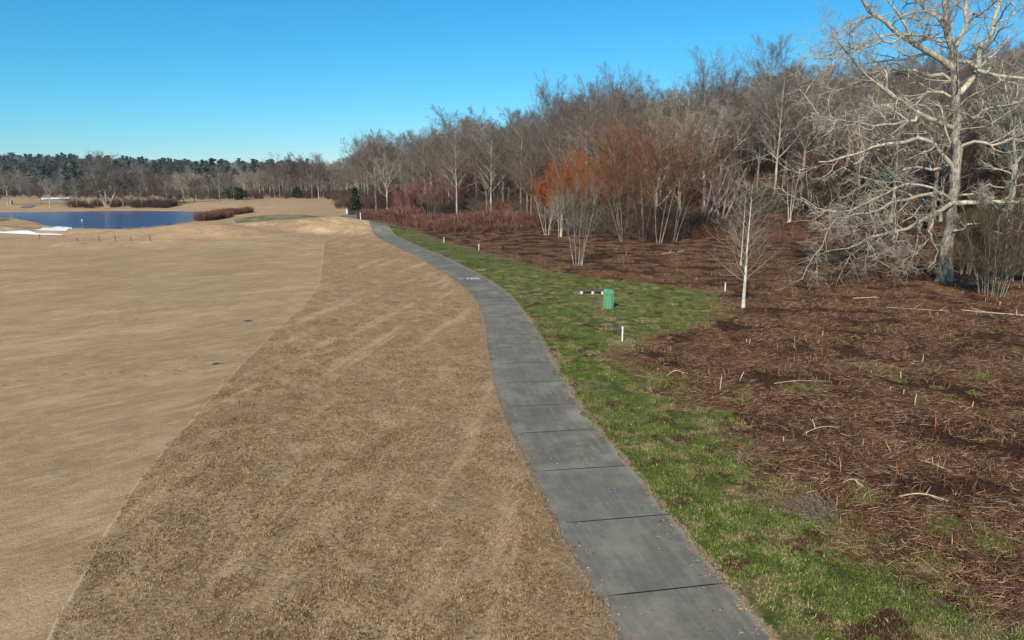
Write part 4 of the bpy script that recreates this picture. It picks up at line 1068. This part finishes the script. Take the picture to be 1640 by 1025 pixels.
# young white trunked trees
for q, (px, py, top, r0, lab) in enumerate([(1190, 493, 296, .115, 'young tree with straight white trunk and thin upswept twigs'), (1186, 426, 300, .085, 'smaller pale sapling directly behind the young white tree')]):
    x, y, z = at_px(px, py); h = height_to(px, top, y, z); r_ = np.random.default_rng(600 + q)
    P, R = trunk_line(h, r0, r_, (.012, 0), 12, .012, .09, tmin=.01)
    A = children(P, R, 36, r_, (.20, .98), (52, 8), (.40, .15), .55, .34, .012, 8, .035, .07)
    B = children(*A, 7, r_, (.2, 1), (34, 9), (.36, .2), .4, .6, .007, 5, .05, .08)
    C = children(*B, 3, r_, (.3, 1), (30, 9), (.5, .2), .3, .7, .006, 4, .05, .08)
    root = link('young_tree', None, loc=(x, y, z), label=lab, cat='tree')
    MAT['bark_white'] = MAT.get('bark_white') or mat_bark('white_bark', (.45, .41, .36), (.72, .68, .61), .15)
    link('trunk', tube_mesh('trunk', [(P, R, 8)], MAT['bark_white']), parent=root)
    link('crown', tube_mesh('crown', [(A[0], A[1], 4), (B[0], B[1], 3), (C[0], C[1], 3)], MAT['twig_pale']), parent=root)

# cedar by the end of the path
x, y, z = at_px(562, 346); y += 12; x -= 1.5; z = terr1(x, y); h = height_to(562, 302, y, z)
ced = link('cedar_tree', None, loc=(x, y, z), label='small dark green cedar at the left corner of the wood', cat='tree')
P, R = trunk_line(h * .8, .16, np.random.default_rng(5), n=6)
link('trunk', tube_mesh('trunk', [(P, R, 6)], MAT['bark_brown']), parent=ced)
link('crown', leaf_cloud(6, h, 1.25, 2200, .32, 'leaf_dark', 'cone'), parent=ced)
for q, (px, Y, t_, w, lab) in enumerate([(376, 255, 300, 3.6, 'dark spreading evergreen beyond the right end of the pond'), (475, 275, 300, 3.2, 'low olive evergreen in the far tree line'), (690, 190, 318, 3.0, 'small dark evergreen under the hillside trees left of the maroon bush'), (745, 160, 316, 3.5, 'dark green holly like bush under the dome shaped tree'), (1240, 170, 122, 4.0, 'dark evergreen behind the long pale stem'),
                                 (930, 128, 330, 3.0, 'dark evergreen bush behind the small multi stem tree')]):
    T = pix_depth(px, t_, Y); z = terr1(T[0], Y); h = T[2] - z
    rt = link('evergreen_tree', None, loc=(T[0], Y, z), label=lab, cat='tree')
    P, R = trunk_line(h * .7, .18, np.random.default_rng(15 + q), n=6); link('trunk', tube_mesh('trunk', [(P, R, 5)], MAT['bark_brown']), parent=rt)
    link('crown', leaf_cloud(16 + q, h, w, 1500, .36, 'leaf_dark', 'cone' if q % 2 else 'ball'), parent=rt)

# ------------------------------------------------------------------ the big lichen covered tree
hx, hY, hz = pix_ground(1512, 452)
MAT['twig_hero'] = mat_twig('lichen_twigs', (.24, .20, .155), (.52, .47, .37))
hr = np.random.default_rng(900)
def limb(pxs, r0, r1, dy0=0.0, dy1=0.0, n=12, jit=.11):
    """limb given by where it runs, leaning dy towards (-) or away from (+) the camera"""
    a = np.array(pxs, float); L = np.concatenate([[0], np.cumsum(np.hypot(*np.diff(a, axis=0).T))]); t = np.linspace(0, L[-1], n)
    X = np.interp(t, L, a[:, 0]); Y_ = np.interp(t, L, a[:, 1]); q = t / L[-1]
    P = np.array([pix_depth(X[i], Y_[i], hY + dy0 + (dy1 - dy0) * q[i]) for i in range(n)])
    P[1:] += hr.normal(0, jit, (n - 1, 3)); P -= np.array([hx, hY, hz])
    return P, r0 + (r1 - r0) * q ** .8
TR = [limb([(1508, 462), (1512, 445), (1516, 400), (1522, 350), (1528, 300), (1531, 250), (1531, 200), (1531, 150), (1528, 105), (1524, 70), (1517, 30), (1517, -40), (1510, -120), (1500, -200)], .50, .12, n=34, jit=.07)]
TR[0][1][:3] *= [1.5, 1.2, 1.05]
LM = [
    limb([(1530, 112), (1500, 95), (1460, 68), (1425, 42), (1395, 18), (1372, -8), (1350, -50), (1335, -100)], .30, .07, 0, -2.5),
    limb([(1535, 152), (1552, 132), (1566, 112), (1574, 78), (1590, 40), (1604, 2), (1612, -60), (1640, -140)], .27, .08, 0, 1.5),
    limb([(1530, 75), (1541, 45), (1546, 10), (1550, -50), (1570, -130)], .24, .08, 0, 1),
    limb([(1522, 60), (1508, 35), (1488, 14), (1462, -8), (1430, -50), (1410, -110)], .20, .06, 0, 2),
    limb([(1532, 98), (1552, 103), (1578, 116), (1600, 122), (1640, 127), (1690, 160), (1740, 200)], .20, .06, 0, -2.5),
    limb([(1526, 205), (1500, 190), (1461, 173), (1431, 155), (1400, 131), (1377, 110), (1353, 82), (1335, 50)], .22, .05, 0, -4),
    limb([(1470, 178), (1457, 201), (1435, 194), (1402, 201), (1370, 195), (1337, 193), (1300, 180)], .15, .04, -2, -5),
    limb([(1528, 132), (1490, 118), (1450, 108), (1420, 104), (1390, 118), (1350, 140), (1310, 152)], .18, .04, 0, 3),
    limb([(1527, 285), (1519, 268), (1508, 245), (1492, 228), (1465, 222), (1430, 228), (1395, 240), (1350, 250), (1310, 262)], .26, .05, 0, -3),
    limb([(1529, 322), (1515, 333), (1495, 343), (1473, 354), (1439, 368), (1400, 380), (1352, 398), (1312, 410)], .22, .035, -.3, -5),
    limb([(1528, 326), (1551, 324), (1580, 325), (1610, 322), (1640, 325), (1680, 330), (1730, 350)], .24, .06, -.2, -3),
    limb([(1527, 322), (1507, 312), (1483, 311), (1449, 318), (1424, 329), (1400, 338), (1360, 346), (1310, 353)], .19, .035, -.3, -6),
    limb([(1507, 312), (1493, 301), (1483, 296), (1449, 301), (1419, 309), (1390, 325), (1350, 338), (1300, 340)], .12, .03, -1.5, -5),
    limb([(1493, 346), (1494, 365), (1487, 383), (1502, 399), (1503, 411), (1490, 428), (1468, 435)], .10, .025, -1.2, -2),
    limb([(1487, 383), (1471, 401), (1454, 413), (1429, 418)], .07, .025, -1.6, -3),
    limb([(1438, 369), (1429, 384), (1430, 416)], .07, .025, -3, -3.3),
    limb([(1538, 314), (1556, 306), (1568, 306), (1580, 313), (1593, 321)], .11, .05, 0, -2),
    limb([(1568, 306), (1580, 297), (1610, 299), (1634, 296), (1670, 300)], .08, .03, -1, -2),
    limb([(1527, 370), (1558, 360), (1580, 355), (1585, 367), (1602, 377), (1629, 371), (1660, 375)], .08, .03, -.5, -3),
    limb([(1534, 240), (1560, 225), (1590, 232), (1620, 222), (1660, 230), (1700, 240)], .16, .05, 0, -3),
    limb([(1533, 180), (1556, 190), (1582, 172), (1610, 170), (1650, 160)], .15, .05, 0, 3),
    limb([(1529, 262), (1500, 272), (1470, 268), (1440, 275), (1400, 290), (1360, 310), (1320, 330)], .16, .04, 0, 4),
    limb([(1530, 160), (1510, 150), (1490, 148), (1465, 160), (1440, 165), (1400, 170), (1360, 178), (1325, 210)], .16, .04, 0, 5),
    limb([(1522, 65), (1490, 62), (1455, 55), (1420, 62), (1385, 72), (1350, 75), (1318, 90)], .14, .03, 0, -5),
]
Pm = [TR[0][0][None]]; Rm = [TR[0][1][None]]
LP = np.stack([l[0] for l in LM]); LR = np.stack([l[1] for l in LM]) * .86
A = children(LP, LR, 13, hr, (.12, 1), (52, 16), (.30, .35), .3, .55, .035, 7, .0, .27)
kp = np.concatenate([np.arange(i * 13, i * 13 + 13)[:: (4 if i in (13, 14, 15, 16, 17, 18) else 1)] for i in range(len(LM))]); own = kp // 13
A = (A[0][kp], A[1][kp])
A2 = children(TR[0][0][None], TR[0][1][None], 44, hr, (.35, .98), (66, 14), (.12, .3), .0, .2, .03, 8, .02, .16)
AA = (np.concatenate([A[0], A2[0][:, :7]]), np.concatenate([A[1], A2[1][:, :7]]))
B = children(*AA, 7, hr, (.15, 1), (50, 16), (.46, .25), .3, .62, .018, 5, .0, .26)
C = children(*B, 4, hr, (.15, 1), (46, 14), (.5, .25), .3, .65, .010, 4, .0, .2, .25)
D = children(*C, 3, hr, (.2, 1), (44, 14), (.62, .25), .2, .8, .0075, 3, .0, .2, .25)
hero = link('lichen_tree', None, loc=(hx, hY, hz), label='huge leafless tree with pale lichen mottled trunk and long drooping limbs', cat='tree')
link('trunk', tube_mesh('trunk', [(Pm[0], Rm[0], 12)], MAT['bark_hero']), parent=hero)
for i in range(len(LM)):
    sel = np.where(own == i)[0]; sb = (sel[:, None] * 7 + np.arange(7)).ravel()
    link('limb', tube_mesh('limb', [(LP[i:i + 1], LR[i:i + 1], 8), (A[0][sel], A[1][sel], 5), (B[0][sb], B[1][sb], 3)], MAT['bark_pale']), parent=hero)
link('crown', tube_mesh('crown', [(A2[0], A2[1], 4), (B[0][len(own) * 7:], B[1][len(own) * 7:], 3), (C[0], C[1], 3), (D[0], D[1], 3)], [MAT['twig_hero']]), parent=hero)
# a second spreading tree just off the right edge reaches into the picture
x, y, z = pix_ground(1700, 400)
sp_ = hardwood(950, 19, 'spread', 'bark_pale', 'twig_pale', 'broad pale limbed tree at the right edge behind the lichen tree', 'spreading_tree', loc=(x, y + 8, terr1(x, y + 8)))

# ------------------------------------------------------------------ small things
MAT['green_box'] = simple('green_painted_plastic', (.14, .35, .21), .45, .08)
MAT['green_dark'] = simple('dark_green_plastic', (.05, .17, .12), .5, .1)
MAT['post'] = simple('white_pvc', (.80, .79, .76), .5, .05)
MAT['wood'] = simple('weathered_dark_wood', (.10, .085, .08), .9, .35, 14)
MAT['block'] = simple('whitewashed_block', (.66, .64, .60), .8, .08)
MAT['cutwood'] = simple('pale_cut_wood', (.55, .42, .29), .85, .2)
MAT['stake'] = simple('dark_stake_wood', (.07, .055, .045), .9, .2)
x, y, z = pix_ground(974, 494.5)
ub = link('utility_pedestal', None, loc=(x, y, z), rot=(0, 0, math.radians(22)), label='green plastic utility pedestal with rounded hood standing on the grass', cat='utility box')
m_ = MB(); m_.box((-.24, -.2, -.1), (.24, .2, .92)); link('body', m_.mesh('body', MAT['green_box']), parent=ub)
m_ = MB()
prof = [(-.265, .90), (-.265, 1.0), (-.22, 1.09), (-.12, 1.15), (0, 1.17), (.12, 1.15), (.22, 1.09), (.265, 1.0), (.265, .90)]
for sy in (-.225, .225):
    for a, b in prof: m_.v.append((a, sy, b))
k_ = len(prof); m_.f.append(list(range(k_))); m_.f.append(list(range(k_, 2 * k_))[::-1])
for i in range(k_): m_.f.append([i, k_ + i, k_ + (i + 1) % k_, (i + 1) % k_])
link('hood', m_.mesh('hood', MAT['green_box']), parent=ub)
m_ = MB(); m_.box((-.19, -.214, .08), (.10, -.203, .84)); link('door_panel', m_.mesh('door_panel', MAT['green_box']), parent=ub)
m_ = MB(); m_.box((.12, -.212, .02), (.17, -.203, .88)); link('corner_rib', m_.mesh('corner_rib', MAT['green_dark']), parent=ub)
m_ = MB(); m_.lathe([(.028, 0), (.028, .02)], 8, (-.15, -.22, .98)); link('lock', m_.mesh('lock', MAT['green_dark']), parent=ub)
# low bench
x, y, z = pix_ground(948, 471.5)
bn = link('low_bench', None, loc=(x, y, z), rot=(0, 0, math.radians(-6)), label='low bench of dark weathered planks on whitewashed blocks behind the green pedestal', cat='bench')
for i, yy in enumerate((-.24, -.08, .08, .24)):
    m_ = MB(); m_.box((-.80, yy - .07, .24 + .008 * i), (.80, yy + .07, .31 + .008 * i)); link('plank', m_.mesh('plank', MAT['wood']), parent=bn)
for xx in (-.70, .05, .70):
    m_ = MB(); m_.box((xx - .08, -.27, -.05), (xx + .08, .27, .237)); link('leg', m_.mesh('leg', MAT['block']), parent=bn)
# white marker posts
def post(px, py, h, lab, r_=.038):
    x, y, z = pix_ground(px, py); o = link('marker_post', None, loc=(x, y, z), label=lab, cat='marker post', group='white marker posts along the verge')
    m_ = MB(); m_.lathe([(r_, -.1), (r_, h - .02), (r_ * .8, h)], 10); link('shaft', m_.mesh('shaft', MAT['post'], False), parent=o)
    m_ = MB(); m_.lathe([(r_ * 1.18, h - .06), (r_ * 1.18, h + .012), (r_ * .6, h + .03)], 10); link('cap', m_.mesh('cap', MAT['post'], False), parent=o)
post(996.5, 549, .72, 'white marker post at the tip of the brown brush, nearest the camera')
post(767, 402, .72, 'white marker post at the green strip edge, right of the pair')
post(711, 389, .68, 'white marker post at the green strip edge, left of the pair')
post(1161, 468, .62, 'white marker post left of the young white tree')
post(577.5, 351.5, .95, 'white marker post at the far end of the cart path', .06)
post(556, 342, .9, 'stout white post under the dark cedar', .2)
# weathered stake and flat pale rubble near the far path
x, y, z = pix_ground(619, 352); o = link('wooden_stake', None, loc=(x, y, z), label='pale wooden stake in the cane bank near the path end', cat='stake')
m_ = MB(); m_.box((-.12, -.12, -.1), (.12, .12, 1.0)); link('shaft', m_.mesh('shaft', MAT['cutwood']), parent=o)
# dark stakes along the far edge of the fairway
for i, (px, h) in enumerate([(64, .5), (124, .35), (159, .45), (185, .6), (210, .45), (240.5, .6)]):
    x, y, z = pix_ground(px, 386 if i else 382); o = link('fairway_stake', None, loc=(x, y, z), label='thin dark stake at the far edge of the fairway, ' + ('leftmost, below the bunker' if i == 0 else ['', 'second', 'third', 'fourth', 'fifth', 'sixth'][i] + ' from left'), cat='stake', group='stakes at the far fairway edge')
    m_ = MB(); m_.lathe([(.045, -.1), (.045, h), (.02, h + .06)], 6); link('shaft', m_.mesh('shaft', MAT['stake']), parent=o)
# sprinkler covers and divots
for i, (px, py, lab) in enumerate([(397, 514, 'dark round irrigation cover in the fairway, farther of two'), (346, 585, 'dark irrigation cover in the fairway, nearer of two')]):
    x, y, z = pix_ground(px, py); o = link('irrigation_cover', None, loc=(x, y, z), label=lab, cat='valve cover')
    m_ = MB(); m_.lathe([(.22 - .06 * i, -.05), (.22 - .06 * i, .012), (.18 - .05 * i, .02)], 16); link('lid', m_.mesh('lid', MAT['stake']), parent=o)
    m_ = MB(); m_.lathe([(.05, .018), (.05, .03)], 8); link('lid_boss', m_.mesh('lid_boss', MAT['stake']), parent=o)
# cut stems standing in the brush, and loose branches
def stem(px, py, h, lab, lean=(0, 0), r_=.03, mat='cutwood'):
    x, y, z = pix_ground(px, py); P = np.array([[(0, 0, -.05), (lean[0] * h * .5, lean[1] * h * .5, h * .5), (lean[0] * h, lean[1] * h, h)]], float); R = np.array([[r_, r_ * .9, r_ * .7]])
    o = link('cut_stem', tube_mesh('cut_stem', [(P, R, 6)], MAT[mat]), loc=(x, y, z), label=lab, cat='cut stem', group='cut stems standing in the brush')
for px, py, h, ln in [(1477, 582, .36, (.05, 0)), (1464, 650, .42, (.1, 0)), (1442, 610, .34, (-.05, 0)), (1446, 635, .22, (.1, 0)), (1426, 626, .16, (0, 0)), (1317, 540, .34, (.02, 0)), (1311, 551, .16, (0, 0)), (1200, 553, .25, (.1, 0)),
                      (1196, 550, .2, (-.2, 0)), (1556, 655, .2, (.2, 0)), (1627, 508, .4, (0, 0)), (1153, 627, .5, (.05, 0)), (1184, 612, .35, (.5, .2)), (1306, 690, .3, (-.4, 0)), (951, 413, .38, (0, 0)), (946, 408, .3, (0, 0)), (1003, 409, .42, (0, 0)), (1601, 490, .25, (0, 0)), (1395, 600, .15, (0, 0))]:
    stem(px, py, h, 'short pale cut stem standing upright in the flattened brown brush', ln, .022 if px < 1600 else .03)
def branch_on(px0, py0, px1, py1, lab, r_=.025, arch=.15, bend=.1, mat='cutwood'):
    a = np.array(pix_ground(px0, py0)); b = np.array(pix_ground(px1, py1)); L = np.linalg.norm(b - a); t = np.linspace(0, 1, 8)[:, None]
    P = a + (b - a) * t; P[:, 2] += .06 + arch * L * np.sin(np.pi * t[:, 0]); s = np.array([-(b - a)[1], (b - a)[0], 0]) / L
    P += s[None] * (bend * L * np.sin(np.pi * t[:, :1] * 1.0)); P -= a
    C = children(P[None], np.full((1, 8), r_), 3, np.random.default_rng(int(px0)), (.4, .95), (35, 10), (.3, .2), .3, .6, .006, 4, 0, .1)
    o = link('fallen_branch', tube_mesh('fallen_branch', [(P[None], np.linspace(r_, r_ * .5, 8)[None], 6), (C[0], C[1], 4)], MAT[mat]), loc=tuple(a), label=lab, cat='fallen branch', group='loose branches on the brush')
branch_on(1068, 606, 1098, 606, 'pale arched twig lying left, near the tip of the green strip', .02, .3, 0)
branch_on(1470, 742, 1520, 758, 'long straw coloured stalk lying diagonally in the near brush', .024, .03, .02)
branch_on(1350, 782, 1380, 790, 'small pale arched twig in the near brush below the long stalk', .018, .35, .05)
branch_on(1440, 800, 1518, 812, 'pale forked stick at the edge of the grass, lower right', .02, .08, .1)
branch_on(1640, 508, 1540, 498, 'long pale pole on the brush below the olive bush', .045, .0, .02)
branch_on(1366, 480, 1408, 478, 'pale straight stick below the drooping limbs of the lichen tree', .035, .0, .03)
branch_on(1420, 494, 1520, 500, 'thin pale stick below the foot of the lichen tree', .025, .0, -.02)
branch_on(1060, 408, 1078, 405, 'short pale log lying in front of the thicket', .09, 0, 0)
branch_on(1085, 404, 1095, 403, 'smaller pale log right of the short log before the thicket', .08, 0, 0)
branch_on(1240, 617, 1315, 615, 'thin pale stalk across the middle of the brush', .015, .02, .05)
branch_on(1290, 700, 1345, 690, 'weathered stalk in the middle of the brush by the verge', .015, .05, .05)
# grey dead grass clump
x, y, z = pix_ground(1305, 822)
link('dead_grass_clump', blades(600, .6, (.2, .6), (.003, .005), (.7, 1.5), MAT['b_grey'], 801, .4, 0, 0, (2.6, .9), 4), loc=(x, y, z), label='grey clump of long flattened dead grass at the verge edge', cat='grass clump')
# white float on the pond
x, y = pix_plane(131.5, 353, POND_Z); o = link('pond_float', None, loc=(x, y, POND_Z), label='tiny white float on the blue pond', cat='float')
m_ = MB(); m_.lathe([(.10, -.1), (.18, .03), (.16, .12), (.07, .2)], 12); link('hull', m_.mesh('hull', MAT['white'], True), parent=o)
m_ = MB(); m_.lathe([(.02, .2), (.02, .32)], 6); link('spout', m_.mesh('spout', MAT['white']), parent=o)
# utility cabinet on the far left bank
x, y, z = pix_ground(17, 328); o = link('utility_cabinet', None, loc=(x, y, z), label='small pale grey cabinet on the far left bank', cat='cabinet')
MAT['greybox'] = simple('grey_cabinet_paint', (.42, .44, .43), .6, .06)
m_ = MB(); m_.box((-.5, -.4, -.2), (.5, .4, 1.2)); link('body', m_.mesh('body', MAT['greybox']), parent=o)
m_ = MB(); m_.box((-.56, -.46, 1.203), (.56, .46, 1.3)); link('roof', m_.mesh('roof', MAT['greybox']), parent=o)
m_ = MB(); m_.box((-.38, -.43, 0.05), (.38, -.405, 1.1)); link('door', m_.mesh('door', MAT['greybox']), parent=o)
# houses
MAT['siding'] = simple('white_siding', (.74, .74, .72), .7, .05); MAT['roofing'] = simple('grey_shingles', (.22, .21, .21), .9, .2); MAT['pane'] = simple('dark_window_glass', (.03, .04, .05), .15, .1)
def house(px, py, Y, w, d, h, lab, rz=.3, z=None):
    T = pix_depth(px, py, Y); zt = terr1(T[0], Y) if z is None else z
    o = link('house', None, loc=(T[0], Y, zt), rot=(0, 0, rz), label=lab, cat='house')
    m_ = MB(); m_.box((-w / 2, -d / 2, -2), (w / 2, d / 2, h)); 
    n = len(m_.v)
    for sx in (-1, 1): m_.v += [(sx * w / 2, -d / 2, h), (sx * w / 2, d / 2, h), (sx * w / 2, 0, h + d * .38)]
    m_.f += [[n, n + 1, n + 2], [n + 3, n + 5, n + 4]]
    link('wall', m_.mesh('wall', MAT['siding']), parent=o)
    m_ = MB(); e = .4
    for s in (-1, 1):
        n = len(m_.v); ys_, zs_ = s * (d / 2 + e), h - e * .76
        m_.v += [(-w / 2 - e, ys_, zs_ + .02), (w / 2 + e, ys_, zs_ + .02), (w / 2 + e, 0, h + d * .38 + .03), (-w / 2 - e, 0, h + d * .38 + .03), (-w / 2 - e, ys_, zs_ + .2), (w / 2 + e, ys_, zs_ + .2), (w / 2 + e, 0, h + d * .38 + .22), (-w / 2 - e, 0, h + d * .38 + .22)]
        m_.f += [[n + i for i in q] for q in ((0, 3, 2, 1), (4, 5, 6, 7), (0, 1, 5, 4), (1, 2, 6, 5), (2, 3, 7, 6), (3, 0, 4, 7))]
    link('roof', m_.mesh('roof', MAT['roofing']), parent=o)
    for xx in np.arange(-w / 2 + 1.4, w / 2 - .9, 2.4):
        for zz in ([.9] if h < 4 else [.9, 3.7]):
            m_ = MB(); m_.box((xx - .55, -d / 2 - .06, zz), (xx + .55, -d / 2 - .003, zz + 1.3)); link('window', m_.mesh('window', MAT['pane']), parent=o)
zz = pix_depth(938, 262, 176)[2]
house(938, 262, 176, 4.5, 4, 2.6, 'white gabled house glimpsed through the bare trees above orange thicket', .5, z=max(zz - 1.0, terr1(pix_depth(938, 262, 176)[0], 176)))
T = pix_depth(325, 289, 500)
house(325, 290, 500, 12, 7, 3.0, 'long white house on the far hillside beyond the pond, left of two', .1, z=pix_depth(325, 291.5, 500)[2])
house(336, 290, 520, 6, 5, 2.6, 'small white house on the far hillside beyond the pond, right of two', -.2, z=pix_depth(336, 291.5, 520)[2])
mb = MB(); mb.box((-2100, -100, -12), (2100, 1560, 88)); me = bpy.data.meshes.new('haze'); me.from_pydata(mb.v, [], mb.f)
hm = bpy.data.materials.new('thin_haze'); hm.use_nodes = True; ht = hm.node_tree; ht.nodes.clear(); ho = ht.nodes.new('ShaderNodeOutputMaterial'); hv = ht.nodes.new('ShaderNodeVolumePrincipled')
hv.inputs['Color'].default_value = (.80, .88, 1, 1); hv.inputs['Density'].default_value = HAZE; hv.inputs['Anisotropy'].default_value = .2
ht.links.new(hv.outputs[0], ho.inputs['Volume']); me.materials.append(hm); link('haze', me, kind='stuff')
for root, h, d in protos:
    if 'used' in root: del root['used']
for o in SC.objects:
    if 'used' in o: del o['used']
